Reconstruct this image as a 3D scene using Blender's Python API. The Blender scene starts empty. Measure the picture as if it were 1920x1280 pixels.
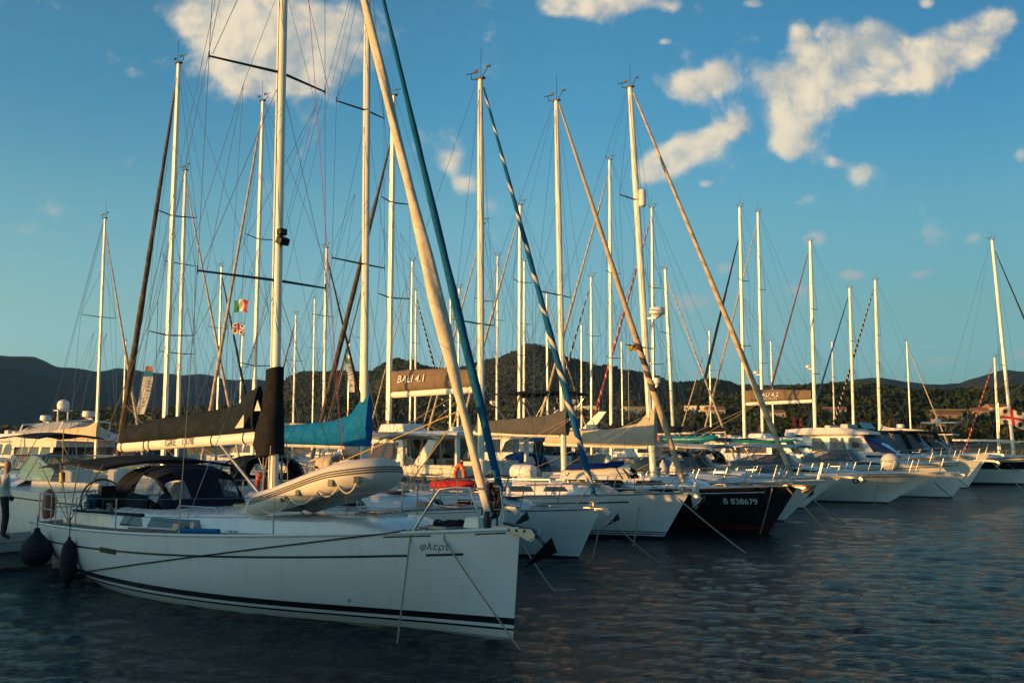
import bpy, bmesh, math, random
import numpy as np
from mathutils import Vector, Matrix, noise as mnoise
SC = bpy.context.scene
COL = SC.collection
PI = math.pi
# ------------------------------------------------------------------ camera
CAMZ, FPX, HOR = 2.63, 1867.0, 835.0
TH = math.atan((HOR - 640.0) / FPX)
cam_d = bpy.data.cameras.new('camera')
cam_d.lens, cam_d.sensor_width = 36.0 * FPX / 1920.0, 36.0
cam_d.clip_start, cam_d.clip_end = 0.1, 30000.0
cam = bpy.data.objects.new('camera', cam_d)
cam.location = (0, 0, CAMZ)
cam.rotation_euler = (PI / 2 + TH, 0, 0)
COL.objects.link(cam)
SC.camera = cam
# ------------------------------------------------------------------ sun and exposure
SUN_AZ = Vector((-0.88, -0.47))          # horizontal direction towards the sun
SUN_EL = math.radians(3.6)
SC.view_settings.view_transform = 'Standard'
SC.view_settings.look = 'None'
SC.view_settings.exposure = 0.30
SC.view_settings.gamma = 1.0
sd = bpy.data.lights.new('sun', 'SUN')
sd.energy, sd.angle, sd.color = 5.0, math.radians(0.6), (1.0, 0.50, 0.13)
sun = bpy.data.objects.new('sun', sd)
sdir = Vector((SUN_AZ.x, SUN_AZ.y, 0)).normalized() * math.cos(SUN_EL) + Vector((0, 0, math.sin(SUN_EL)))
sun.rotation_euler = sdir.to_track_quat('Z', 'Y').to_euler()
sun.location = (-60, -40, 30)
COL.objects.link(sun)


def P(px, py, Y):
    """point seen at photo pixel (px, py) at distance Y in front of the camera"""
    dx, du = (px - 960) / FPX, (640 - py) / FPX
    y = math.cos(TH) - du * math.sin(TH)
    z = math.sin(TH) + du * math.cos(TH)
    s = Y / y
    return Vector((dx * s, Y, CAMZ + z * s))


def PZ(px, py, z=0.0):
    """point at height z seen at photo pixel"""
    dx, du = (px - 960) / FPX, (640 - py) / FPX
    y = math.cos(TH) - du * math.sin(TH)
    zz = math.sin(TH) + du * math.cos(TH)
    s = (z - CAMZ) / zz
    return Vector((dx * s, y * s, z))


# ------------------------------------------------------------------ world: sky with clouds
world = bpy.data.worlds.new('World')
SC.world = world
world.use_nodes = True
nt = world.node_tree
nt.nodes.clear()


class NB:
    """tiny node builder"""
    def __init__(s, tree):
        s.t = tree

    def n(s, typ, ins=None, **kw):
        nd = s.t.nodes.new(typ)
        for k, v in kw.items():
            setattr(nd, k, v)
        if ins:
            for k, v in ins.items():
                sock = nd.inputs[k]
                if isinstance(v, bpy.types.NodeSocket):
                    s.t.links.new(v, sock)
                else:
                    sock.default_value = v
        return nd

    def m(s, op, a, b=0.0, c=0.0, clamp=False):
        nd = s.n('ShaderNodeMath', {0: a, 1: b, 2: c}, operation=op)
        nd.use_clamp = clamp
        return nd.outputs[0]

    def mix(s, f, a, b, blend='MIX'):
        nd = s.n('ShaderNodeMix', None, data_type='RGBA', blend_type=blend)
        for k, v in ((0, f), (6, a), (7, b)):
            if isinstance(v, bpy.types.NodeSocket):
                s.t.links.new(v, nd.inputs[k])
            else:
                nd.inputs[k].default_value = v if k == 0 else (*v[:3], 1)
        return nd.outputs[2]

    def sstep(s, v, a, b):
        nd = s.n('ShaderNodeMapRange', {0: v, 1: a, 2: b, 3: 0.0, 4: 1.0}, interpolation_type='SMOOTHSTEP')
        return nd.outputs[0]

    def ramp(s, f, stops, interp='LINEAR'):
        nd = s.n('ShaderNodeValToRGB', {0: f})
        cr = nd.color_ramp
        cr.interpolation = interp
        while len(cr.elements) < len(stops):
            cr.elements.new(0.5)
        for e, (p, c) in zip(cr.elements, stops):
            e.position = p
            e.color = (*c[:3], 1)
        return nd.outputs[0]


W = NB(nt)
SKY_STRENGTH = 0.0812
sky = W.n('ShaderNodeTexSky', None, sky_type='NISHITA', sun_disc=False)
sky.sun_elevation = SUN_EL
sky.sun_rotation = math.atan2(SUN_AZ.x, SUN_AZ.y)
sky.air_density, sky.dust_density, sky.ozone_density = 1.0, 0.6, 1.6
geo = W.n('ShaderNodeNewGeometry')
tc = W.n('ShaderNodeTexCoord')
sep = W.n('ShaderNodeSeparateXYZ', {0: tc.outputs['Generated']})
dx, dy, dz = sep.outputs
# air tint: the evening sky leans to teal near the horizon and to a deeper blue above
tint = W.ramp(W.m('MAXIMUM', dz, 0.0), [(z, tuple(c / 25 for c in t)) for z, t in (
    (0.0, (1.30, 4.9, 20.0)), (0.01, (1.2, 4.0, 15.0)), (0.025, (1.05, 3.0, 9.5)), (0.045, (0.97, 2.45, 6.5)), (0.08, (1.12, 2.4, 4.8)), (0.125, (1.28, 2.42, 3.55)),
    (0.230, (1.45, 2.82, 3.42)), (0.329, (1.12, 2.72, 3.48)), (0.416, (1.08, 2.62, 3.3)), (0.60, (0.72, 1.7, 2.2)), (1.0, (0.45, 1.1, 1.5)))])
tint = W.mix(1.0, tint, (25.0, 25.0, 25.0), 'MULTIPLY')
# towards the low sun the air keeps its warm, neutral light
sunside = W.sstep(W.m('ADD', W.m('MULTIPLY', dx, SUN_AZ.x), W.m('MULTIPLY', dy, SUN_AZ.y)), -0.25, 0.75)
tint = W.mix(sunside, tint, (1.62, 2.68, 3.25))
low = W.sstep(dz, 0.34, 0.10)
warm = W.ramp(W.m('MULTIPLY_ADD', dx, 1.1, 0.5), [(0.0, (.80, .64, .535)), (0.41, (.70, .56, .50)), (0.62, (.56, .47, .42)), (0.95, (.40, .37, .315)), (1.0, (.39, .36, .31))])
tint = W.mix(1.0, tint, W.mix(low, (1.0, 1.0, 1.0), W.mix(1.0, warm, (2.0, 2.0, 2.0), 'MULTIPLY')), 'MULTIPLY')
skyc = W.mix(1.0, sky.outputs[0], tint, 'MULTIPLY')
high = W.ramp(W.m('MULTIPLY_ADD', dx, 1.1, 0.5), [(0.55, (1, 1, 1)), (0.95, (.62, .69, .75))])
tint = W.mix(W.m('SUBTRACT', 1.0, low), tint, W.mix(1.0, tint, high, 'MULTIPLY'))
skyc = W.mix(1.0, sky.outputs[0], tint, 'MULTIPLY')
dys = W.m('MAXIMUM', dy, 0.02)
U = W.m('DIVIDE', dx, dys)
V = W.m('DIVIDE', dz, dys)
CLOUDS = [  # px, py, half width, half height, tilt degrees, weight
    (455, 70, 105, 78, -25, 1.1), (372, 34, 52, 36, 10, .9), (600, 118, 120, 56, 8, .95), (560, 40, 120, 60, 0, 1.0), (520, 158, 74, 24, 6, .8), (420, 120, 40, 34, -40, .6),
    (1045, 6, 38, 26, 20, .95), (1100, 20, 60, 26, -12, .85), (1180, 4, 60, 22, 0, .9), (1255, 10, 26, 18, 0, .6),
    (1290, 164, 50, 32, 4, 1.05), (1350, 142, 30, 28, 30, .95), (1300, 272, 64, 28, 22, 1.0), (1255, 300, 44, 34, 30, .9), (1215, 325, 34, 26, 20, .85), (1378, 236, 30, 24, 30, .75),
    (1480, 205, 50, 72, 24, 1.1), (1540, 150, 72, 60, 35, 1.05), (1610, 115, 70, 52, 24, 1.0), (1690, 130, 70, 52, 10, 1.0), (1660, 70, 36, 30, 0, .7), (1760, 108, 70, 44, 24, 1.0), (1835, 66, 56, 40, 30, .95), (1880, 40, 30, 26, 0, .7), (1478, 272, 30, 26, 0, .9), (1498, 70, 18, 28, 0, .75),
    (845, 303, 26, 24, -10, .85), (868, 345, 22, 15, -20, .75), (1612, 325, 30, 20, 15, .85), (1568, 306, 20, 11, -10, .7), (1508, 376, 30, 13, 18, .75), (1528, 446, 28, 18, 10, .85),
    (1298, 566, 32, 13, 6, .85), (1492, 541, 24, 12, 0, .72), (1600, 515, 28, 9, 0, .70), (1722, 515, 30, 8, 12, .70), (1360, 503, 18, 13, 0, .7),
    (1762, 676, 44, 7, 0, .76), (1915, 662, 26, 15, 15, .9), (1828, 445, 18, 10, 28, .7), (1912, 290, 16, 14, 0, .7), (1800, 252, 26, 20, 20, .62), (1412, 6, 22, 11, 0, .85), (1735, 6, 16, 11, 0, .75), (270, 692, 12, 7, 0, .8), (1245, 78, 12, 7, 0, .7), (1322, 346, 14, 8, 0, .68),
]
coord = W.n('ShaderNodeCombineXYZ', {0: U, 1: V, 2: 0.37}).outputs[0]


def fbm(vec, det):
    n1 = W.n('ShaderNodeTexNoise', {'Vector': vec, 'Scale': 11.0, 'Detail': det, 'Roughness': 0.60, 'Distortion': 0.2}, noise_dimensions='2D')
    if det < 4:
        return W.m('SUBTRACT', n1.outputs[0], 0.5)
    warp = W.n('ShaderNodeVectorMath', {0: vec, 1: W.n('ShaderNodeVectorMath', {0: n1.outputs[1], 1: (.05, .05, 0)}, operation='MULTIPLY').outputs[0]}, operation='ADD').outputs[0]
    v2 = W.n('ShaderNodeTexVoronoi', {'Vector': warp, 'Scale': 34.0, 'Smoothness': 0.5}, feature='SMOOTH_F1', voronoi_dimensions='2D')
    return W.m('ADD', W.m('SUBTRACT', n1.outputs[0], 0.5), W.m('ADD', W.m('MULTIPLY', W.m('SUBTRACT', 0.40, v2.outputs[0]), 0.12), W.m('MULTIPLY', W.m('SUBTRACT', W.n('ShaderNodeTexNoise', {'Vector': warp, 'Scale': 55.0, 'Detail': 3.0, 'Roughness': 0.5}, noise_dimensions='2D').outputs[0], 0.5), 0.15)))


tot = tilt_sum = None
for (px, py, hw, hh, ti, wt) in CLOUDS:
    p = P(px, py, 1.0)
    cu, cv = p.x, p.z - CAMZ
    ct, st = math.cos(math.radians(ti)), math.sin(math.radians(ti))
    a, b = hw / FPX, hh / FPX
    # ellipse-aligned coordinates, constants folded in
    ex = W.m('MULTIPLY_ADD', U, ct / a, W.m('MULTIPLY_ADD', V, st / a, -(cu * ct + cv * st) / a))
    ey = W.m('MULTIPLY_ADD', V, ct / b, W.m('MULTIPLY_ADD', U, -st / b, -(cv * ct - cu * st) / b))
    r2 = W.m('MULTIPLY_ADD', ex, ex, W.m('MULTIPLY', ey, ey))
    g = W.m('MULTIPLY', W.m('POWER', 2.718, W.m('MULTIPLY', W.m('POWER', r2, 1.25), -0.72)), wt)
    tot = g if tot is None else W.m('ADD', tot, g)
    tilt_sum = W.m('MULTIPLY_ADD', g, ex, 0.0 if tilt_sum is None else tilt_sum)
tot = W.m('MINIMUM', W.m('MULTIPLY', tot, 1.08), 1.1)
f0 = fbm(coord, 6.0)
f1 = fbm(W.n('ShaderNodeCombineXYZ', {0: W.m('ADD', U, -0.016), 1: W.m('ADD', V, 0.006), 2: 0.37}).outputs[0], 3.0)
D0 = W.m('ADD', W.m('MULTIPLY_ADD', f0, 2.0, -0.42), tot)
alpha = W.m('MULTIPLY', W.sstep(D0, -0.20, 0.72), W.m('GREATER_THAN', dy, 0.05))
relief = W.m('MULTIPLY_ADD', W.m('SUBTRACT', f0, f1), 2.3, W.m('MULTIPLY_ADD', tilt_sum, -0.34, W.m('MULTIPLY', W.m('SUBTRACT', V, 0.33), -0.6)))
lit = W.sstep(relief, -0.62, 0.42)
CL_LIT, CL_SHADE = (0.92, 0.79, 0.58), (0.40, 0.44, 0.45)
cc = W.mix(lit, CL_SHADE, CL_LIT)
alpha = W.m('MULTIPLY', alpha, W.m('MULTIPLY_ADD', W.sstep(V, 0.12, 0.36), 0.54, 0.40))
# clouds are given as seen radiance; divide by the background strength below
cc = W.mix(W.sstep(V, 0.30, 0.14), cc, (0.50, 0.46, 0.44))
cc = W.mix(1.0, cc, (10.0, 10.0, 10.0), 'MULTIPLY')
final = W.mix(alpha, skyc, cc)
bg = W.n('ShaderNodeBackground', {0: final, 1: SKY_STRENGTH})
wo = W.n('ShaderNodeOutputWorld', {0: bg.outputs[0]})
# ------------------------------------------------------------------ materials
MATS = {}


def mat(name, col=(.8, .8, .8), rough=.5, metal=0.0, spec=.5, coat=0.0, var=0.06, vscale=3.0, bump=0.0, bscale=40.0,
        bands=None, streak=0.0, alpha=1.0, trans=0.0, custom=None, stretch=(1, 1, 1)):
    if name in MATS:
        return MATS[name]
    m = bpy.data.materials.new(name)
    m.use_nodes = True
    t = m.node_tree
    b = NB(t)
    pr = t.nodes['Principled BSDF']
    tcn = b.n('ShaderNodeTexCoord')
    obc = tcn.outputs['Object']
    mp = b.n('ShaderNodeMapping', {'Vector': obc, 'Scale': stretch}).outputs[0]
    base = None
    if bands:          # colours that change with height on a hull
        sp = b.n('ShaderNodeSeparateXYZ', {0: obc})
        f = b.m('MULTIPLY_ADD', sp.outputs[2], 1 / 4.0, 0.25)      # z -1 .. 3
        base = b.ramp(f, [((z + 1) / 4.0, c) for z, c in bands], 'CONSTANT')
    elif custom:
        base = custom(b, tcn, mp)
    if base is None:
        rgb = b.n('ShaderNodeRGB')
        rgb.outputs[0].default_value = (*col, 1)
        base = rgb.outputs[0]
    if var:
        nz = b.n('ShaderNodeTexNoise', {'Vector': mp, 'Scale': vscale, 'Detail': 5.0, 'Roughness': .6})
        f = b.n('ShaderNodeMapRange', {0: nz.outputs[0], 1: .3, 2: .7, 3: 1 - var, 4: 1 + var}).outputs[0]
        cmb = b.n('ShaderNodeCombineColor', {0: f, 1: f, 2: f}).outputs[0]
        base = b.mix(1.0, base, cmb, 'MULTIPLY')
    if streak:
        sc = b.n('ShaderNodeMapping', {'Vector': obc, 'Scale': (9, 9, .7)}).outputs[0]
        ns = b.n('ShaderNodeTexNoise', {'Vector': sc, 'Scale': 1.0, 'Detail': 4.0})
        base = b.mix(b.m('MULTIPLY', b.sstep(ns.outputs[0], .52, .75), streak), base, (.22, .19, .13))
    t.links.new(base, pr.inputs['Base Color'])
    nr = b.n('ShaderNodeTexNoise', {'Vector': mp, 'Scale': vscale * 2.3, 'Detail': 3.0})
    t.links.new(b.n('ShaderNodeMapRange', {0: nr.outputs[0], 1: .3, 2: .7, 3: rough * .8, 4: min(1, rough * 1.2)}).outputs[0], pr.inputs['Roughness'])
    pr.inputs['Metallic'].default_value = metal
    pr.inputs['Specular IOR Level'].default_value = spec
    pr.inputs['Coat Weight'].default_value = coat
    pr.inputs['Coat Roughness'].default_value = .08
    pr.inputs['Alpha'].default_value = alpha
    pr.inputs['Transmission Weight'].default_value = trans
    if bump:
        nb = b.n('ShaderNodeTexNoise', {'Vector': mp, 'Scale': bscale, 'Detail': 4.0, 'Roughness': .55})
        bp = b.n('ShaderNodeBump', {'Strength': bump, 'Distance': .02, 'Height': nb.outputs[0]})
        t.links.new(bp.outputs[0], pr.inputs['Normal'])
    MATS[name] = m
    return m


def gel(name, col=(.78, .78, .76), bands=None):
    return mat(name, col, .28, coat=.25, var=.05, vscale=1.2, bands=bands, streak=.05)


WHITE = (.76, .76, .74)
NAVY = (.008, .011, .02)
M_WHITE = gel('white gelcoat')
M_CREAM = gel('cream gelcoat', (.72, .68, .58))
M_DECK = mat('nonskid deck', (.66, .66, .63), .6, var=.08, bump=.15, bscale=160)
M_GREYDECK = mat('grey deck', (.44, .46, .46), .65, var=.08, bump=.1, bscale=160)


def teak_nodes(b, tcn, mp):
    sp = b.n('ShaderNodeSeparateXYZ', {0: tcn.outputs['Object']})
    fr = b.m('FRACT', b.m('MULTIPLY', sp.outputs[1], 18.0))
    line = b.m('LESS_THAN', fr, .10)
    cell = b.n('ShaderNodeTexNoise', {'Vector': b.n('ShaderNodeCombineXYZ', {0: b.m('MULTIPLY', sp.outputs[0], 1.5), 1: b.m('FLOOR', b.m('MULTIPLY', sp.outputs[1], 18.0)), 2: 0.0}).outputs[0], 'Scale': 1.0, 'Detail': 3.0}).outputs[0]
    c = b.ramp(cell, [(.25, (.20, .135, .085)), (.75, (.36, .27, .18))])
    return b.mix(line, c, (.03, .025, .02))


M_TEAK = mat('teak deck', rough=.75, var=.12, vscale=8, custom=teak_nodes, bump=.1)
M_WOOD = mat('varnished wood', (.26, .13, .055), .4, var=.25, vscale=6, stretch=(1, 8, 8))
M_MAST = mat('painted alloy', (.80, .76, .66), .38, metal=.15, var=.06, vscale=1.5, stretch=(1, 1, .3))
M_MASTG = mat('anodised alloy', (.50, .50, .48), .35, metal=.4, var=.08, vscale=1.5, stretch=(1, 1, .3))
M_MASTW = mat('white mast paint', (.84, .82, .76), .35, var=.05, vscale=1.5)
M_STEEL = mat('stainless steel', (.42, .42, .41), .34, metal=.9, var=.05)
M_GALV = mat('galvanised steel', (.50, .50, .49), .42, metal=.9, var=.18, vscale=14)
M_BLACK = mat('black plastic', (.012, .012, .013), .45, var=.1)
M_DARKMETAL = mat('dark spar', (.05, .06, .06), .4, metal=.4, var=.1)
M_WIRE = mat('rigging wire', (.22, .22, .22), .35, metal=.8, var=0)
M_ROPEW = mat('white rope', (.62, .58, .48), .9, var=.25, vscale=60)
M_ROPED = mat('dark rope', (.012, .014, .022), .9, var=.2, vscale=60)
M_ROPEN = mat('weathered rope', (.34, .29, .20), .9, var=.3, vscale=60)
M_ROPER = mat('red rope', (.42, .03, .03), .85, var=.2, vscale=60)
M_ROPEY = mat('yellow rope', (.55, .36, .06), .85, var=.2, vscale=60)
M_CVBLACK = mat('black canvas', (.013, .014, .016), .85, var=.25, vscale=5, bump=.5, bscale=5, spec=.15)
M_CVDARK = mat('charcoal canvas', (.014, .021, .031), .9, var=.25, vscale=3, bump=1.0, bscale=3.2, spec=.15)
M_CVNAVY = mat('navy canvas', (.010, .014, .028), .8, var=.25, vscale=5, bump=.5, bscale=5, spec=.15)
M_CVBLUE = mat('blue canvas', (.001, .135, .36), .8, var=.2, vscale=4, bump=.6, bscale=5, spec=.15)
M_CVROYAL = mat('royal blue canvas', (.006, .025, .16), .8, var=.2, vscale=4, bump=.6, bscale=5, spec=.15)
M_CVTAUPE = mat('taupe canvas', (.20, .15, .105), .85, var=.12, vscale=4, bump=.5, bscale=4, spec=.15)
M_CVBEIGE = mat('beige canvas', (.56, .47, .35), .85, var=.12, vscale=4, bump=.6, bscale=4, spec=.15)
M_CVGREY = mat('grey canvas', (.09, .09, .095), .85, var=.15, vscale=4, bump=.5, bscale=4, spec=.15)
M_CVWHITE = mat('white canvas', (.66, .63, .57), .8, var=.1, vscale=4, bump=.6, bscale=4, spec=.15)
M_CVRED = mat('red canvas', (.40, .03, .03), .8, var=.2, vscale=4, bump=.4, bscale=5, spec=.15)
M_CVGREEN = mat('green canvas', (.01, .09, .05), .8, var=.2, vscale=4, bump=.4, bscale=5, spec=.15)
M_GLASS = mat('smoked glass', (.014, .017, .018), .06, var=.1, spec=.7)
M_BROWNGLASS = mat('brown glass', (.055, .022, .012), .08, var=.3, vscale=1.5, spec=.7)
M_CLEAR = mat('clear vinyl', (.42, .45, .45), .12, var=.1, alpha=.26)
M_TINT = mat('tinted windscreen', (.05, .07, .075), .05, var=.1, alpha=.82, spec=.7)
M_RUB = mat('grey hypalon', (.66, .64, .58), .55, var=.06, vscale=5, bump=.08)
M_RUBSTR = mat('grey rubber strake', (.13, .13, .12), .6, var=.1)
M_ORANGE = mat('orange plastic', (.62, .11, .02), .5, var=.1)
M_REDP = mat('red plastic', (.45, .03, .02), .5, var=.1)
M_PINK = mat('faded orange foam', (.52, .22, .15), .7, var=.15)
M_YELLOW = mat('yellow plastic', (.60, .40, .03), .5, var=.1)
M_TEAL = mat('teal plastic', (.01, .20, .26), .35, var=.1)
M_GREENP = mat('green board', (.01, .28, .17), .35, var=.1)
M_BUCKET = mat('blue bucket plastic', (.02, .10, .17), .45, var=.1)
M_LETTER = mat('dark lettering', (.02, .025, .03), .5, var=0)
M_LETTERW = mat('pale lettering', (.72, .74, .74), .5, var=0)
M_SOLAR = mat('solar cells', (.012, .016, .03), .15, var=.2)
M_FENDERW = mat('white fender vinyl', (.66, .66, .62), .45, var=.08)
M_FENDERD = mat('navy fender cover', (.008, .010, .018), .8, var=.2, vscale=10, bump=.2)
M_CONC = mat('weathered concrete', (.27, .26, .235), .9, var=.25, vscale=2, bump=.4, bscale=12)
M_PLANK = mat('pontoon planks', (.20, .17, .135), .85, var=.3, vscale=3, stretch=(8, 1, 1))
M_SKIN = mat('skin', (.36, .20, .14), .55, var=.08)
M_SHIRTW = mat('white shirt cloth', (.60, .60, .58), .9, var=.1, vscale=9, bump=.4, bscale=9)
M_TROUSER = mat('dark trousers', (.02, .02, .024), .9, var=.15, bump=.4, bscale=9)
M_HAIR = mat('dark hair', (.03, .02, .015), .7, var=.2)


# ------------------------------------------------------------------ mesh builder
class MB:
    def __init__(s):
        s.v, s.f, s.uv = [], [], {}

    def add(s, vs, fs):
        o = len(s.v)
        s.v += [tuple(p) for p in vs]
        s.f += [tuple(i + o for i in f) for f in fs]
        return o

    def box(s, c, d, rot=0.0, tilt=0.0, top=(1, 1)):
        x, y, z = d[0] / 2, d[1] / 2, d[2] / 2
        vs = []
        R = Matrix.Rotation(rot, 3, 'Z') @ Matrix.Rotation(tilt, 3, 'Y')
        for sz in (-1, 1):
            kx, ky = (top if sz > 0 else (1, 1))
            for sx, sy in ((-1, -1), (1, -1), (1, 1), (-1, 1)):
                vs.append(Vector(c) + R @ Vector((sx * x * kx, sy * y * ky, sz * z)))
        s.add(vs, [(3, 2, 1, 0), (4, 5, 6, 7), (0, 1, 5, 4), (1, 2, 6, 5), (2, 3, 7, 6), (3, 0, 4, 7)])
        return s

    def tube(s, pts, r, n=6, cap=True):
        pts = [Vector(p) for p in pts]
        m = len(pts)
        rs = r if isinstance(r, (list, tuple)) else [r] * m
        t0 = (pts[1] - pts[0]).normalized()
        up = Vector((0, 0, 1)) if abs(t0.z) < .9 else Vector((1, 0, 0))
        a = t0.cross(up).normalized()
        rings = []
        for i, p in enumerate(pts):
            t = (pts[min(i + 1, m - 1)] - pts[max(i - 1, 0)]).normalized()
            a = (a - t * a.dot(t)).normalized()
            b = t.cross(a)
            rings.append([p + (a * math.cos(2 * PI * k / n) + b * math.sin(2 * PI * k / n)) * rs[i] for k in range(n)])
        s.loft(rings, True, cap)
        return s

    def loft(s, rings, closed=True, cap=True):
        n = len(rings[0])
        vs = [p for r in rings for p in r]
        fs = []
        for i in range(len(rings) - 1):
            for k in range(n if closed else n - 1):
                k2 = (k + 1) % n
                fs.append((i * n + k, i * n + k2, (i + 1) * n + k2, (i + 1) * n + k))
        if cap and closed:
            fs.append(tuple(range(n))[::-1])
            fs.append(tuple((len(rings) - 1) * n + k for k in range(n)))
        s.add(vs, fs)
        return s

    def lathe(s, c, prof, n=16, axis='Z'):
        """prof: (radius, height) pairs"""
        rings = []
        for r, h in prof:
            ring = []
            for k in range(n):
                ca, sa = math.cos(2 * PI * k / n) * r, math.sin(2 * PI * k / n) * r
                q = {'Z': (ca, sa, h), 'X': (h, ca, sa), 'Y': (sa, h, ca)}[axis]
                ring.append((c[0] + q[0], c[1] + q[1], c[2] + q[2]))
            rings.append(ring)
        return s.loft(rings)

    def torus(s, c, R, r, n=24, m=8, normal=(0, 0, 1)):
        q = Vector((0, 0, 1)).rotation_difference(Vector(normal))
        rings = []
        for i in range(n):
            a = 2 * PI * i / n
            rings.append([Vector(c) + q @ Vector(((R + r * math.cos(b)) * math.cos(a), (R + r * math.cos(b)) * math.sin(a), r * math.sin(b))) for b in [2 * PI * k / m for k in range(m)]])
        rings.append(rings[0])
        return s.loft(rings, True, False)

    def poly(s, pts):
        s.add(pts, [tuple(range(len(pts)))])
        return s

    def slab(s, prof, w, taper=None, plane='xz'):
        """side outline prof (x, z) closed to both sides y = +-w(x, z)"""
        n = len(prof)
        vs = []
        for sg in (-1, 1):
            for x, z in prof:
                vs.append((x, sg * (w(x, z) if callable(w) else w), z))
        fs = [tuple(range(n))[::-1], tuple(range(n, 2 * n))]
        for k in range(n):
            k2 = (k + 1) % n
            fs.append((k, k2, n + k2, n + k))
        s.add(vs, fs)
        return s

    def build(s, name, m, parent=None, smooth=40, bevel=0.0, loc=None):
        me = bpy.data.meshes.new(name)
        me.from_pydata(s.v, [], s.f)
        bm = bmesh.new()
        bm.from_mesh(me)
        bmesh.ops.recalc_face_normals(bm, faces=bm.faces)
        bm.to_mesh(me)
        bm.free()
        return link(name, me, m, parent, smooth, bevel, loc)


def link(name, me, m, parent=None, smooth=40, bevel=0.0, loc=None):
    for mm in (m if isinstance(m, (list, tuple)) else [m]):
        me.materials.append(mm)
    if smooth:
        me.polygons.foreach_set('use_smooth', [True] * len(me.polygons))
        me.set_sharp_from_angle(angle=math.radians(smooth))
    o = bpy.data.objects.new(name, me)
    COL.objects.link(o)
    if parent:
        o.parent = parent
    if loc is not None:
        o.location = loc
    if bevel:
        bv = o.modifiers.new('bevel', 'BEVEL')
        bv.width, bv.segments, bv.limit_method, bv.angle_limit = bevel, 2, 'ANGLE', math.radians(35)
        bv.harden_normals = False
    return o


def tag(o, label=None, cat=None, group=None, kind=None):
    if label:
        o['label'] = label
    if cat:
        o['category'] = cat
    if group:
        o['group'] = group
    if kind:
        o['kind'] = kind
    return o


def thing(name, label, cat, loc=(0, 0, 0), rz=0.0, group=None):
    o = bpy.data.objects.new(name, None)
    o.empty_display_size = .3
    COL.objects.link(o)
    o.location, o.rotation_euler = loc, (0, 0, rz)
    return tag(o, label, cat, group)


def dup(root, loc, rz, label=None, scale=None):
    r = root.copy()
    COL.objects.link(r)
    r.location, r.rotation_euler = loc, (0, 0, rz)
    if label:
        r['label'] = label
    if scale:
        r.scale = scale
    for ch in list(root.children):
        c = ch.copy()
        COL.objects.link(c)
        c.parent = r
        for g in list(ch.children):
            d = g.copy()
            COL.objects.link(d)
            d.parent = c
    return r


def lerp(a, b, t):
    return a + (b - a) * t


def sm(t):
    t = max(0, min(1, t))
    return t * t * (3 - 2 * t)


def bez(p0, p1, p2, p3, n=10):
    out = []
    for i in range(n + 1):
        t = i / n
        out.append(Vector(p0) * (1 - t) ** 3 + Vector(p1) * 3 * t * (1 - t) ** 2 + Vector(p2) * 3 * t * t * (1 - t) + Vector(p3) * t ** 3)
    return out


def sagline(a, b, sag, n=12):
    a, b = Vector(a), Vector(b)
    return [a.lerp(b, i / n) - Vector((0, 0, sag * 4 * (i / n) * (1 - i / n))) for i in range(n + 1)]


def text_mesh(txt, size, shear=0.0, bold=0.0, align='CENTER', space=1.0):
    cu = bpy.data.curves.new('lettering', 'FONT')
    cu.body, cu.size, cu.shear, cu.align_x, cu.align_y = txt, size, shear, align, 'CENTER'
    cu.offset = bold
    cu.space_character = space
    ob = bpy.data.objects.new('lettering', cu)
    COL.objects.link(ob)
    bpy.context.view_layer.update()
    me = bpy.data.meshes.new_from_object(ob.evaluated_get(bpy.context.evaluated_depsgraph_get()))
    bpy.data.objects.remove(ob)
    bpy.data.curves.remove(cu)
    bm = bmesh.new()
    bm.from_mesh(me)
    bmesh.ops.triangulate(bm, faces=bm.faces)
    bm.to_mesh(me)
    bm.free()
    return me


def lettering(txt, size, fn, m, parent, shear=0.0, bold=0.0, space=1.0, align='CENTER'):
    """fn maps flat text coordinates (u, v) to a point on the lettered surface"""
    me = text_mesh(txt, size, shear, bold, align, space)
    for v in me.vertices:
        v.co = fn(v.co.x, v.co.y)
    return link('lettering', me, m, parent, 0)


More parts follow.
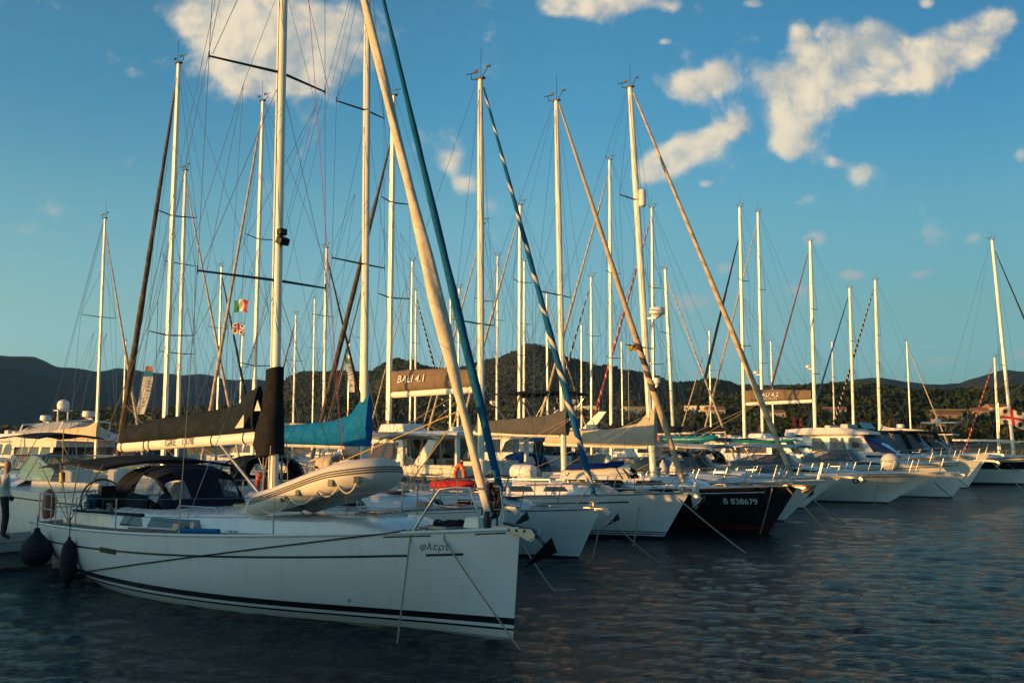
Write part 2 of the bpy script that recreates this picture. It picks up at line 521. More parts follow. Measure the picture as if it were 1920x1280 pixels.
# ------------------------------------------------------------------ hulls
class Hull:
    def __init__(s, L, B, fb, fs, ov=.6, tr=0.0, keel=.5, zst=.1, sw=.8, e=2.0, midt=.4, aft=3.0, bowa=1.5, flare=0.0, dip=0.0, fp=1.7):
        s.L, s.B, s.fb, s.fs, s.ov, s.tr, s.keel, s.zst, s.sw, s.e, s.midt, s.aft, s.bowa, s.flare, s.dip, s.fp = L, B, fb, fs, ov, tr, keel, zst, sw, e, midt, aft, bowa, flare, dip, fp

    def xb(s, z):
        return s.ov * (z / s.fb if z > 0 else z / s.fb * 1.2)

    def xs(s, z):
        return -s.L + s.tr * z / s.fs

    def x(s, t, z):
        return lerp(s.xs(z), s.xb(z), t)

    def half(s, t):
        m = s.midt
        if t > m:
            return s.B / 2 * max(0.0, 1 - ((t - m) / (1 - m)) ** s.e)
        return s.B / 2 * (s.sw + (1 - s.sw) * (1 - ((m - t) / m) ** 2))

    def sheer(s, t):
        return s.fs + (s.fb - s.fs) * t ** s.fp - s.dip * 4 * t * (1 - t)

    def zk(s, t):
        a = sm(t / .45)
        z = lerp(s.zst, -s.keel, a)
        return lerp(z, -.25, sm((t - .6) / .4))

    def sec(s, q, t):
        a = lerp(s.aft, s.bowa, sm((t - .25) / .75))
        y = (1 - (1 - q) ** a) ** (1 / a)
        if s.flare:
            f = s.flare * sm((t - .35) / .65)
            y = y * (1 - f) + f * q ** 1.9
        return y

    def p(s, t, q, sg=1, off=0.0):
        zk, zs = s.zk(t), s.sheer(t)
        z = lerp(zk, zs, q)
        return Vector((s.x(t, z), sg * (s.half(t) * s.sec(q, t) + off), z))

    def t_at(s, x, z):
        return (x - s.xs(z)) / (s.xb(z) - s.xs(z))

    def on(s, x, z, sg=-1, off=0.004):
        """point on the topside at (x, z)"""
        t = max(0.0, min(1.0, s.t_at(x, z)))
        zk, zs = s.zk(t), s.sheer(t)
        q = max(0.0, min(1.0, (z - zk) / (zs - zk)))
        return Vector((x, sg * (s.half(t) * s.sec(q, t) + off), z))

    def edge(s, x, sg=-1, inset=0.0):
        t = s.t_at(x, s.fb * .9)
        t = max(0.0, min(1.0, t))
        for _ in range(4):
            t = max(0.0, min(1.0, s.t_at(x, s.sheer(t))))
        return Vector((x, sg * max(0.0, s.half(t) - inset), s.sheer(t)))

    def mesh(s, name, m, parent, nt=36, nq=12):
        b = MB()
        ts = [sm(i / nt) * .35 + i / nt * .65 for i in range(nt + 1)]
        grid = {}
        for i, t in enumerate(ts):
            for sg in (-1, 1):
                for j in range(nq + 1):
                    q = (j / nq) ** 1.3
                    if j == 0 and sg == 1:
                        grid[i, sg, j] = grid[i, -1, 0]
                        continue
                    if i == nt and sg == 1:
                        grid[i, sg, j] = grid[i, -1, j]
                        continue
                    grid[i, sg, j] = len(b.v)
                    b.v.append(tuple(s.p(t, q, sg)))
        for i in range(nt):
            for sg in (-1, 1):
                for j in range(nq):
                    f = [grid[i, sg, j], grid[i + 1, sg, j], grid[i + 1, sg, j + 1], grid[i, sg, j + 1]]
                    f = list(dict.fromkeys(f))
                    if len(f) > 2:
                        b.f.append(tuple(f if sg < 0 else f[::-1]))
        tr = [grid[0, -1, j] for j in range(nq, -1, -1)] + [grid[0, 1, j] for j in range(1, nq + 1)]
        b.f.append(tuple(tr))
        return b.build(name, m, parent, 50)

    def deck(s, m, parent, camber=.05, drop=.015, t0=0.0, name='deck', nt=28):
        b = MB()
        rings = []
        for i in range(nt + 1):
            t = lerp(t0, .995, i / nt)
            z = s.sheer(t) - drop
            h = s.half(t) - .012
            h = max(h, .003)
            rings.append([Vector((s.x(t, z), k * h, z + camber * (1 - k * k) * min(1, h))) for k in (-1, -.8, -.5, 0, .5, .8, 1)])
        b.loft(rings, False, False)
        return b.build(name, m, parent)

    def rail(s, name, m, parent, r=.02, t0=0.0, dz=0.0, q=None, off=0.0, t1=.999, sides=(-1, 1), n=30):
        b = MB()
        for sg in sides:
            pts = []
            for i in range(n + 1):
                t = lerp(t0, t1, i / n)
                if q is None:
                    pts.append(Vector((s.x(t, s.sheer(t)), sg * (s.half(t) + off), s.sheer(t) + dz)))
                else:
                    pts.append(s.p(t, q, sg, off))
            b.tube(pts, r, 5)
        return b.build(name, m, parent)

    def stripe(s, name, m, parent, dz0, dz1, t0, t1, sides=(-1, 1), n=40, off=.003, absolute=False):
        b = MB()
        for sg in sides:
            rings = []
            for i in range(n + 1):
                t = lerp(t0, t1, i / n)
                zs, zk = s.sheer(t), s.zk(t)
                r = []
                for dz in (dz0, dz1):
                    z = dz if absolute else zs + dz
                    r.append(s.p(t, (z - zk) / (zs - zk), sg, off))
                rings.append(r)
            b.loft(rings, False, False)
        return b.build(name, m, parent)


def shell_band(z0=-1, cols=()):
    return cols


# ------------------------------------------------------------------ boat fittings
def furled(p0, p1, prof, m, parent, name='furled_sail', n=70, k=14, twist=3.0, wr=.10, seed=0):
    """rolled headsail: prof is a list of (fraction, radius) from foot to head"""
    p0, p1 = Vector(p0), Vector(p1)
    ax = (p1 - p0)
    Ln = ax.length
    ax.normalize()
    a = ax.cross(Vector((0, 1, 0))).normalized()
    b_ = ax.cross(a)
    me = bpy.data.meshes.new(name)
    vs, fs, uvs = [], [], []
    for i in range(n + 1):
        f = i / n
        r = np.interp(f, [q[0] for q in prof], [q[1] for q in prof])
        sag = -.0 * f
        for j in range(k):
            an = 2 * PI * j / k
            w = 1 + wr * (mnoise.noise((math.cos(an + f * twist * 6) * 1.3 + seed, math.sin(an + f * twist * 6) * 1.3, f * Ln * .9)) + .6 * math.sin(an * 2 + f * Ln * twist))
            vs.append(p0 + ax * (Ln * f) + (a * math.cos(an) + b_ * math.sin(an)) * (r * w))
    for i in range(n):
        for j in range(k):
            fs.append((i * k + j, i * k + (j + 1) % k, (i + 1) * k + (j + 1) % k, (i + 1) * k + j))
            u0, u1 = j / k, (j + 1) / k
            uvs += [(u0, i / n * Ln), (u1, i / n * Ln), (u1, (i + 1) / n * Ln), (u0, (i + 1) / n * Ln)]
    me.from_pydata([tuple(v) for v in vs], [], fs)
    ul = me.uv_layers.new(name='UVMap')
    ul.data.foreach_set('uv', [c for uv in uvs for c in uv])
    return link(name, me, m, parent, 60)


def sail_mat(name, c1, c2=None, frac=.35, pitch=.6, lo=None, hi=None):
    """helical stripe of a UV strip on a furled sail"""
    def cu(b, tcn, mp):
        sp = b.n('ShaderNodeSeparateXYZ', {0: tcn.outputs['UV']})
        wob = b.n('ShaderNodeTexNoise', {'Vector': mp, 'Scale': 1.2, 'Detail': 3.0}).outputs[0]
        h = b.m('FRACT', b.m('ADD', b.m('MULTIPLY', sp.outputs[1], 1 / pitch), b.m('ADD', sp.outputs[0], b.m('MULTIPLY', wob, .5))))
        s1 = b.m('LESS_THAN', h, frac)
        if lo is not None:
            s1 = b.m('MULTIPLY', s1, b.m('MULTIPLY', b.m('GREATER_THAN', sp.outputs[1], lo), b.m('LESS_THAN', sp.outputs[1], hi)))
        edge = b.m('LESS_THAN', b.m('ABSOLUTE', b.m('SUBTRACT', b.m('FRACT', b.m('ADD', h, .2)), .5)), .015)
        base = b.mix(s1, c1, c2 or c1)
        return b.mix(b.m('MULTIPLY', edge, .5), base, tuple(x * .45 for x in c1))
    return mat(name, rough=.85, var=.14, vscale=5, custom=cu, bump=.7, bscale=6, spec=.2)


SAIL_BEIGE = sail_mat('beige sail strip', (.66, .56, .42), (.70, .62, .50), .3, .7)
SAIL_TEAL = sail_mat('blue sail strip', (.002, .085, .20))
SAIL_BLUEW = sail_mat('blue and white rolled sail', (.006, .10, .26), (.62, .54, .42), .2, .85)
SAIL_TAN = sail_mat('tan rolled sail', (.46, .36, .24), (.06, .05, .05), .55, .42, 2.6, 4.4)
SAIL_DARK = sail_mat('dark sail strip', (.075, .06, .045), (.11, .09, .07), .3, .6)
SAIL_BLACK = sail_mat('black sail strip', (.02, .02, .025))
SAIL_CREAM = sail_mat('cream rolled sail', (.52, .43, .31), (.40, .31, .21), .35, .5)
SAIL_RED = sail_mat('red sail strip', (.36, .03, .03), (.55, .45, .36), .25, .6)
SAIL_MAROON = sail_mat('brown red sail strip', (.22, .09, .07), (.16, .06, .05), .3, .6)
SAIL_BLUE = sail_mat('plain blue sail strip', (.006, .06, .22))
SAIL_STRIPE = sail_mat('black and white rolled sail', (.015, .015, .02), (.6, .55, .46), .25, .6)


def sail_cover(parent, a, b, hs, ws, m, name='sail_cover', n=26, below=.08, seed=0, k=12):
    """cover over a sail flaked on the boom between a (mast) and b (end); hs, ws = lists of (fraction, height/half width)"""
    a, b = Vector(a), Vector(b)
    ax = (b - a)
    side = ax.cross(Vector((0, 0, 1))).normalized()
    rings = []
    for i in range(n + 1):
        f = i / n
        h = np.interp(f, [q[0] for q in hs], [q[1] for q in hs])
        w = np.interp(f, [q[0] for q in ws], [q[1] for q in ws])
        c = a.lerp(b, f)
        ring = []
        for j in range(k):
            an = -PI / 2 + 2 * PI * (j + .5) / k
            y = math.cos(an)
            z = (math.sin(an) + 1) / 2
            wob = 1 + .13 * mnoise.noise((f * 9 + seed, y * 2.2, z * 3.0)) + .05 * mnoise.noise((f * 34 + seed, y * 3, z * 6))
            prof = w * (abs(y) ** .8) * (1 - .62 * z ** 1.6) * (1 if y > 0 else -1) * wob
            ring.append(c + side * prof + Vector((0, 0, -below + (h + below) * z * (1 + .05 * mnoise.noise((f * 6 + seed, 3, 7))))))
        rings.append(ring)
    return MB().loft(rings).build(name, m, parent, 60)


def pulpit(h, parent, x0=-1.15, hgt=.58, inset=.06, mid=True, ov=.12, r=.014):
    b = MB()
    tipz = h.edge(h.ov * .98).z + hgt
    for sg in (-1, 1):
        e0 = h.edge(x0, sg, inset)
        e1 = h.edge(x0 * .25 + h.ov * .5, sg, .04)
        top0 = e0 + Vector((.14, 0, hgt))
        top1 = Vector((h.ov + ov, sg * .16, tipz + .02))
        b.tube([e0, e0.lerp(top0, .85), top0 + Vector((.05, 0, .02)), e1 + Vector((.05, 0, hgt + .01)), top1], r, 6)
        b.tube([e1, top1 + Vector((-.25, sg * .06, -.02))], r, 6)
        if mid:
            b.tube([e0.lerp(top0, .5), e1.lerp(top1, .45)], r * .7, 5)
    b.tube([Vector((h.ov + ov, -.16, tipz + .02)), Vector((h.ov + ov + .04, 0, tipz + .02)), Vector((h.ov + ov, .16, tipz + .02))], r, 6)
    return b.build('pulpit', M_STEEL, parent)


def guard_rails(h, parent, xs, x_end, hgt=.58, inset=.06, gap=None):
    for x in xs:
        for sg in (-1, 1):
            e = h.edge(x, sg, inset)
            MB().tube([e, e + Vector((0, 0, hgt))], .013, 6).build('stanchion', M_STEEL, parent)
    b = MB()
    for sg in (-1, 1):
        for k in (1.0, .5):
            pts = [h.edge(x, sg, inset) + Vector((0, 0, hgt * k)) for x in sorted(list(xs) + [x_end[0], x_end[1]])]
            for p, q in zip(pts[:-1], pts[1:]):
                b.tube(sagline(p, q, .012, 4), .0045, 4)
    b.build('lifeline', M_WIRE, parent)


def pushpit(h, parent, hgt=.6):
    b = MB()
    L = h.L
    pts = []
    for sg in (-1, 1):
        e0, e1 = h.edge(-L + 1.1, sg, .06), h.edge(-L + .12, sg, .08)
        for e in (e0, e1):
            b.tube([e, e + Vector((0, 0, hgt))], .014, 6)
        e2 = Vector((-L + .10, sg * .35, h.fs))
        b.tube([e2, e2 + Vector((0, 0, hgt))], .014, 6)
        for k in (1.0, .5):
            b.tube([e0 + Vector((0, 0, hgt * k)), e1 + Vector((0, 0, hgt * k)), e2 + Vector((0, 0, hgt * k))], .013, 6)
    return b.build('pushpit', M_STEEL, parent)


def anchor(parent, x, z, m=None, s=1.0):
    b = MB()
    for sg in (-1, 1):                       # roller cheeks
        b.slab([(x - .45, z - .02), (x + .22, z - .05), (x + .30, z - .16), (x + .22, z - .20), (x + .05, z - .10), (x - .45, z - .08)], .012)
        o = len(b.v) - 12
        for i in range(o, len(b.v)):
            b.v[i] = (b.v[i][0], b.v[i][1] + sg * .07, b.v[i][2])
    b.lathe((x + .22, 0, z - .12), [(.05, -.06), (.035, 0), (.05, .06)], 10, 'Y')
    b.build('bow_roller', M_GALV, parent)
    a = MB()
    a.tube([(x - .35, 0, z + .02), (x + .16, 0, z - .04), (x + .34 * s, 0, z - .22)], .025, 6)
    tip = Vector((x + .02, 0, z - .50 * s))
    f0 = Vector((x + .46 * s, 0, z - .12))
    for sg in (-1, 1):                       # plough flukes
        w = Vector((x + .38 * s, sg * .2 * s, z - .30 * s))
        a.add([f0, w, tip, f0 + Vector((-.04, 0, -.06))], [(0, 1, 2), (0, 2, 3), (1, 3, 2), (0, 3, 1)])
    a.build('anchor', m or M_GALV, parent, 0)


def winch(parent, p, s=1.0):
    return MB().lathe(p, [(.075 * s, 0), (.08 * s, .02), (.055 * s, .05), (.06 * s, .12), (.075 * s, .14), (.05 * s, .17 * s)], 12).build('winch', M_STEEL, parent)


def hatch(parent, x, y, z, sx=.5, sy=.5, tilt=0.0, open_=0.0):
    f = MB().box((x, y, z + .025), (sx, sy, .05), 0, tilt).build('hatch', M_STEEL, parent, bevel=.01)
    MB().box((x, y, z + .055), (sx * .82, sy * .82, .012), 0, tilt).build('hatch_glass', M_GLASS, f)


def windvane(b, p, k=0):
    p = Vector(p)
    b.tube([p, p + Vector((-.32, .02, .05)), p + Vector((-.32, .02, .20))], .012, 4)
    b.tube([p + Vector((-.5, .02, .22)), p + Vector((-.12, .02, .21))], .012, 4)
    b.box(p + Vector((-.16, .02, .24)), (.14, .012, .1))
    b.tube([p + Vector((.05, 0, 0)), p + Vector((.28, -.05, .22))], .012, 4)
    b.box(p + Vector((.31, -.05, .26)), (.12, .05, .05))
    b.tube([p + Vector((0, .03, 0)), p + Vector((0, .03, .85))], .007, 4)


def sprayhood(h, parent, xf, xa, z, wid, hgt, canvas, side_win=True):
    """arched canvas hood: front at xf, open aft end at xa, on deck height z"""
    nu, nv = 18, 12
    can, win = MB(), MB()

    def pt(u, v, off=0.0):
        a = PI * u
        hz = hgt * (np.interp(v, [0, .15, .35, .6, 1], [.05, .48, .90, 1.0, .96]))
        w = wid * np.interp(v, [0, .3, 1], [.86, .97, 1.0]) + off
        hz += off
        cx, sx = math.cos(a), math.sin(a)
        ex = .55
        y = w * math.copysign(abs(cx) ** ex, cx)
        zz = hz * abs(sx) ** ex
        # legs sweep aft on the sides
        x = lerp(xf, xa, v) - (1 - abs(sx) ** .8) * .42 * v + .10 * (1 - v) * abs(sx)
        return Vector((x, y, z + zz))
    for i in range(nu):
        for j in range(nv):
            u0, u1, v0, v1 = i / nu, (i + 1) / nu, j / nv, (j + 1) / nv
            um, vm = (u0 + u1) / 2, (v0 + v1) / 2
            side = min(um, 1 - um)
            isw = (.06 < side < .22 and .18 < vm < .62) or (.05 < vm < .27 and side > .27 and abs(um - .5) > .03)
            tgt, off = (win, -.004) if isw else (can, 0.0)
            tgt.add([pt(u0, v0, off), pt(u1, v0, off), pt(u1, v1, off), pt(u0, v1, off)], [(0, 1, 2, 3)])
    for q, m, nm in ((can, canvas, 'canvas'), (win, M_CLEAR, 'vinyl_window')):
        me_parent = root_hood if nm == 'vinyl_window' else parent
        bmx = q.build('sprayhood' if nm == 'canvas' else nm, m, me_parent, 60)
        wb = bmesh.new()
        wb.from_mesh(bmx.data)
        bmesh.ops.remove_doubles(wb, verts=wb.verts, dist=.002)
        wb.to_mesh(bmx.data)
        wb.free()
        if nm == 'canvas':
            root_hood = bmx
            so = bmx.modifiers.new('thick', 'SOLIDIFY')
            so.thickness = .012
    fr = MB()
    for v in (.42, .98):
        fr.tube([pt(u / 14, v, -.02) for u in range(15)], .012, 5)
    fr.build('frame', M_STEEL, root_hood)
    return root_hood


def bimini(h, parent, x0, x1, z, wid, canvas, legs=True, sag=.05, name='bimini'):
    rings = []
    for i in range(9):
        f = i / 8
        x = lerp(x0, x1, f)
        dz = -.10 * (2 * f - 1) ** 2 + .02 * math.cos(f * 4 * PI)
        rings.append([Vector((x, k * wid, z + dz + .16 * (1 - abs(k) ** 2.2) - .03)) for k in (-1, -.92, -.7, -.35, 0, .35, .7, .92, 1)])
    o = MB().loft(rings, False, False).build(name, canvas, parent, 60)
    so = o.modifiers.new('thick', 'SOLIDIFY')
    so.thickness = .03
    if legs:
        b = MB()
        xm = (x0 + x1) / 2
        for sg in (-1, 1):
            base = Vector((xm, sg * wid * .98, h.sheer(h.t_at(xm, h.fs)) + .05))
            for x in (x0, lerp(x0, x1, .35), lerp(x0, x1, .65), x1):
                b.tube([base, Vector((x, sg * wid, z - .02))], .012, 5)
        b.build('bimini_frame', M_STEEL, parent)
    return o


def cabin(parent, x0, x1, h, hgt0, hgt1, w0, w1, m, win=None, name='cabin', zoff=.0, tumble=.86, slope=.55, sill=None, n=10):
    """coachroof from aft x0 to forward x1"""
    rings = []
    xs = [x0, x0 + .02] + [lerp(x0 + .05, x1 - .9, i / n) for i in range(n + 1)] + [x1 - .45, x1 - .12, x1]
    prof = []
    for x in xs:
        f = (x - x0) / (x1 - x0)
        hg = lerp(hgt0, hgt1, f)
        fall = min(1.0, max(0.0, (x1 - x) / .9)) ** slope
        hg = max(.02, hg * fall)
        w = lerp(w0, w1, f ** 1.5) * (1 - .25 * sm((x - (x1 - .9)) / .9))
        z = h.edge(x).z - .02 + zoff
        prof.append((x, hg, w, z))
        ring = []
        for yy, zz in ((-1, -.1), (-.97, .25), (-tumble - .03, .85), (-tumble + .06, 1.0), (-.4, 1.08), (0, 1.10), (.4, 1.08), (tumble - .06, 1.0), (tumble + .03, .85), (.97, .25), (1, -.1)):
            ring.append(Vector((x, yy * w, z + zz * hg)))
        rings.append(ring)
    b = MB().loft(rings, False, False)
    b.poly(rings[0])
    o = b.build(name, m, parent, 45)

    def side(x, fz, sg, off=.006):
        q = [np.interp(x, [p[0] for p in prof], [p[i] for p in prof]) for i in range(4)]
        y = np.interp(fz, [-.1, .25, .85], [1, .97, tumble + .03]) * q[2] + off
        return Vector((x, sg * y, q[3] + fz * q[1]))

    def top(x, y, off=.0):
        q = [np.interp(x, [p[0] for p in prof], [p[i] for p in prof]) for i in range(4)]
        yy = abs(y) / max(q[2], .01)
        return Vector((x, y, q[3] + q[1] * np.interp(yy, [0, .4, tumble - .06], [1.10, 1.08, 1.0]) + off))
    for (xa, xb_, f0, f1) in (win or []):
        wb = MB()
        for sg in (-1, 1):
            nn = 8
            lo = [side(lerp(xa, xb_, i / nn), f0, sg) for i in range(nn + 1)]
            hi = [side(lerp(xa + .06, xb_ - .18, i / nn), f1, sg) for i in range(nn + 1)]
            wb.loft([lo, hi], False, False)
        wb.build('window', M_GLASS, o)
    return o, side, top


def mast_rig(root, mx, zb, zt, r=.085, rake=0.0, spr=(.38, .7), sw=.95, sweep=.25, chain=None, m=None, chainx=None, stay=None,
             backx=None, backz=None, detail=2, wire=.006, vane=True):
    """mast, spreaders, shrouds; returns function giving the mast axis at height z"""
    m = m or M_MAST
    r *= .86
    k = math.tan(math.radians(rake))

    def ax(z):
        return Vector((mx - (z - zb) * k, 0, z))
    n = 14 if detail > 1 else 8
    rings = []
    N = 8
    for i in range(N + 1):
        f = i / N
        c = ax(lerp(zb, zt, f))
        tp = 1 - .25 * sm((f - .75) / .25)
        rings.append([c + Vector((math.cos(2 * PI * j / n) * r * 1.35 * tp, math.sin(2 * PI * j / n) * r * tp, 0)) for j in range(n)])
    mo = MB().loft(rings).build('mast', m, root)
    if detail > 1:
        tk = MB()
        tk.tube([ax(zb + .8) + Vector((-r * 1.38, 0, 0)), ax(zt - .1) + Vector((-r * 1.1, 0, 0))], .014, 4)
        tk.build('sail_track', M_DARKMETAL, mo)
        hl = MB()
        for q, (dx_, dy_) in enumerate(((.0, r + .02), (-.03, r + .035), (.03, -r - .02), (-r * 1.5, .03))):
            hl.tube([ax(zb + .5) + Vector((dx_, dy_, 0)), ax(zt - .3) + Vector((dx_ * .5, dy_ * .7, 0))], .0055, 4)
        hl.build('halyard', M_ROPED, mo)
    tips = []
    for f in spr:
        z = lerp(zb, zt, f)
        c = ax(z)
        wz = sw * (1 - .28 * (f - spr[0]))
        sb = MB()
        for sg in (-1, 1):
            tip = c + Vector((-sweep * wz, sg * wz, .06))
            sb.tube([c, tip], [r * .34, r * .22], 6)
            if detail > 1:
                sb.tube([tip + Vector((0, 0, -.05)), tip + Vector((0, 0, .09))], r * .16, 5)
            tips.append((f, sg, tip))
        sb.build('spreader', M_DARKMETAL, mo)
    if vane:
        vb = MB()
        windvane(vb, ax(zt) + Vector((0, 0, .02)))
        vb.box(ax(zt) + Vector((0, 0, .02)), (r * 3.6, r * 1.6, .05))
        vb.build('masthead_gear', M_BLACK, mo)
    if chain:
        cx = chainx if chainx is not None else mx - .25
        for sg in (-1, 1):
            base = Vector((cx, sg * chain[0], chain[1]))
            ts = [t for f, s_, t in tips if s_ == sg]
            b = MB()
            pts = [base] + ts + [ax(zt - .15)]
            for p, q in zip(pts[:-1], pts[1:]):
                b.tube([p, q], wire, 4)
            prev = base
            for i, f in enumerate(spr):                      # lowers and diagonals
                z = lerp(zb, zt, f)
                b.tube([prev + Vector((.12, 0, 0)), ax(z - .12)], wire * .9, 4)
                prev = ts[i]
            if len(ts) > 0:
                b.tube([ts[-1], ax(lerp(zb, zt, .5 + spr[-1] / 2))], wire * .8, 4)
            b.build('shroud', M_WIRE, root)
    if backx is not None:
        b = MB()
        top = ax(zt - .05) + Vector((-.12, 0, 0))
        sp = top.lerp(Vector((backx, 0, backz)), .72)
        b.tube([top, sp], wire, 4)
        for sg in (-1, 1):
            b.tube([sp, Vector((backx, sg * .9, backz))], wire, 4)
        b.build('backstay', M_WIRE, root)
    return ax, mo


def boom_part(root, a, b, r=.075, m=None, vang=None):
    a, b = Vector(a), Vector(b)
    t = (b - a).normalized()
    rings = []
    for f in (0, .02, .5, .97, 1):
        c = a.lerp(b, f)
        rr = r * (.8 if f in (0, 1) else 1)
        side = t.cross(Vector((0, 0, 1))).normalized()
        rings.append([c + side * math.cos(2 * PI * j / 12) * rr * .8 + Vector((0, 0, math.sin(2 * PI * j / 12) * rr * 1.25)) for j in range(12)])
    o = MB().loft(rings).build('boom', m or M_MAST, root)
    if vang:
        MB().tube([vang, a.lerp(b, .30) + Vector((0, 0, -r))], .03, 8).build('vang', M_STEEL, root)
    return o


def radar(parent, p, r=.28, h=.2, name='radar'):
    p = Vector(p)
    b = MB().lathe(p, [(r * .35, -.12), (r * .5, -.05), (r * .98, 0), (r, h * .35), (r * .99, h * .5), (r * .92, h), (r * .3, h * 1.04)], 18)
    b.box(p + Vector((-r * .7, 0, -.13)), (r * 1.2, .09, .05))
    return b.build(name, M_WHITE, parent)
# ------------------------------------------------------------------ headings of the two facing rows
HA = Vector((.80, -.60, 0))              # near row: bows towards the open water
HB = -HA
ANG_A = math.atan2(HA.y, HA.x)
ANG_B = math.atan2(HB.y, HB.x)


def hbands(*bands, base=WHITE, anti=(.012, .014, .02)):
    """hull colours from keel up"""
    return [(-1.0, anti)] + list(bands)


def sailboat(label, loc, ang, L=10.5, B=3.4, fb=1.35, fs=1.05, ov=.7, hull=None, mx=-4.0, mz=13.0, mr=.075, rake=.6,
             spr=(.38, .70), sw=.95, genoa=None, gr=.085, gfrac=.96, cover=None, coverh=.42, boomz=2.75, booml=4.0, detail=1, name='sailboat',
             dodger=None, bim=None, deckm=None, cab=(.46, .34), group=None, mastm=None, wire=.006, win=True, boom=True, extra=None, rad=None, swing=0.0, collar=1.7):
    root = thing(name, label, 'sailboat', (loc[0], loc[1], 0), ang, group)
    h = Hull(L, B, fb, fs, ov=ov, tr=.35, keel=.5, zst=.12, sw=.76)
    root_h[root.name] = h
    hm = hull or M_HULLBLUE
    far = detail == 0
    h.mesh('hull', hm, root, 30 if not far else 16, 10 if not far else 7)
    h.deck(deckm or M_DECK, root, nt=24 if not far else 14)
    h.rail('toe_rail', M_GALV if not far else M_WHITE, root, .022, n=26 if not far else 12)
    xa, xf = -L * .70, mx + min(1.9, -mx * .5)
    c, side, top = cabin(root, xa, xf, h, cab[0], cab[1], B * .33, B * .22, M_WHITE,
                         win=[(xa + .5, mx - .5, .32, .74), (mx - .2, xf - 1.0, .34, .72)] if win else None, n=8 if not far else 4)
    ax, mo = mast_rig(root, mx, h.edge(mx).z + (cab[1]), mz, mr, rake, spr, sw, chain=(B * .44, h.edge(mx).z), backx=-L + .3, backz=h.fs + .02,
                      detail=detail, wire=wire, m=mastm)
    if genoa:
        foot = Vector((h.ov - .18, 0, h.fb + (.30 if not far else .25)))
        head = ax(lerp(0, mz, gfrac)) + Vector((mr * 1.3, 0, 0))
        furled(foot, head, [(0, gr * .7), (.06, gr), (.25, gr * 1.12), (.6, gr * .8), (.95, gr * .45), (1, gr * .3)], genoa, root,
               n=60 if not far else 24, k=10 if not far else 6)
        if not far:
            MB().lathe(foot + Vector((0, 0, -.22)), [(.10, -.06), (.11, -.04), (.05, -.03), (.05, .05), (.11, .06), (.10, .09)], 14).build('furling_drum', M_STEEL, root)
        if not far:                      # sheets led aft from the clew
            clew = foot.lerp(head, .17)
            sb_ = MB()
            for sg in (-1, 1):
                sb_.tube(sagline(clew + Vector((-.1, sg * .06, 0)), h.edge(-L * .60, sg, .45) + Vector((0, 0, .12)), .06, 8), .007, 5)
            sb_.tube([foot + Vector((-.05, .1, -.2)), h.edge(-L * .35, 1, .1) + Vector((0, 0, .1)), h.edge(-L * .75, 1, .1) + Vector((0, 0, .1))], .005, 4)
            sb_.build('headsail_sheet', M_ROPER if len(label) % 3 == 0 else M_ROPEN, root)
    if boom:
        a = ax(boomz) + Vector((-mr * 1.5, 0, 0))
        e = a + Vector((-booml, swing, .10))
        boom_part(root, a, e, .07 if not far else .08, mastm)
        lj = MB()
        for sg in (-1, 1):
            hang = ax(lerp(boomz, mz, .48)) + Vector((0, sg * .35, 0))
            for f in (.3, .6, .9):
                lj.tube([hang, a.lerp(e, f) + Vector((0, sg * .12, .3))], wire * .7, 4)
        lj.tube([ax(mz - .1) + Vector((-.1, 0, 0)), e], wire * .8, 4)
        lj.tube([ax(mz * .93) + Vector((.12, .03, 0)), Vector((mx + 1.2, .5, h.fb))], wire * .8, 4)
        lj.build('lazy_jack', M_WIRE, root)
        if cover:
            ch = coverh
            sail_cover(root, ax(boomz) + Vector((.16, 0, .05)), e + Vector((.1, 0, .05)), [(0, ch * collar), (.06, ch * collar * .88), (.14, ch * lerp(1, collar, .25)), (.3, ch), (.8, ch * .7), (1, ch * .45)],
                       [(0, .15), (.08, .20), (.5, .15), (1, .09)], cover, n=26 if not far else 12, seed=hash(label) % 50)
    if not far:
        guard_rails(h, root, [-L * f for f in (.18, .36, .54, .72)], (-L + 1.1, -1.05))
        pulpit(h, root)
        pushpit(h, root)
        anchor(root, h.ov + .02, h.fb + .06)
        hatch(root, -1.5 if xf < -2 else -1.0, 0, h.edge(-1.5).z + .03)
        MB().tube([side(xa + .8, 1.02, 1), side(xa + .8, 1.2, 1), side(mx, 1.25, 1), side(mx, 1.02, 1)], .014, 5).tube(
            [side(xa + .8, 1.02, -1), side(xa + .8, 1.2, -1), side(mx, 1.25, -1), side(mx, 1.02, -1)], .014, 5).build('grab_rail', M_STEEL, root)
        # deck hardware
        for f in (.30, .62, .80):
            for sg in (-1, 1):
                e_ = h.edge(-L * f, sg, .12)
                MB().tube([e_ + Vector((-.11, 0, .07)), e_ + Vector((.11, 0, .07))], .013, 5).tube([e_ + Vector((-.04, 0, 0)), e_ + Vector((-.04, 0, .07))], .014, 5).tube([e_ + Vector((.04, 0, 0)), e_ + Vector((.04, 0, .07))], .014, 5).build('cleat', M_STEEL, root)
        for sg in (-1, 1):
            winch(root, top(xa + .45, sg * B * .2))
            c_ = top(mx + .5, sg * B * .16)
            MB().lathe(c_, [(.06, 0), (.055, .16), (.075, .2), (.10, .26), (.09, .30), (.02, .30)], 12).build('cowl_vent', M_WHITE if sg > 0 else M_STEEL, root)
        MB().box(top(mx - 1.0, 0) + Vector((0, 0, .04)), (.9, .7, .07)).build('sliding_hatch', M_CREAM, root, bevel=.02)
        MB().box(top(mx + .95, 0) + Vector((0, 0, .02)), (.5, .5, .06)).build('hatch', M_GLASS, root, bevel=.02)
    if dodger:
        sprayhood(h, root, xa + 1.5, xa - .1, h.edge(xa + .6).z + cab[0] * .7, B * .33, .95 if not far else .9, dodger)
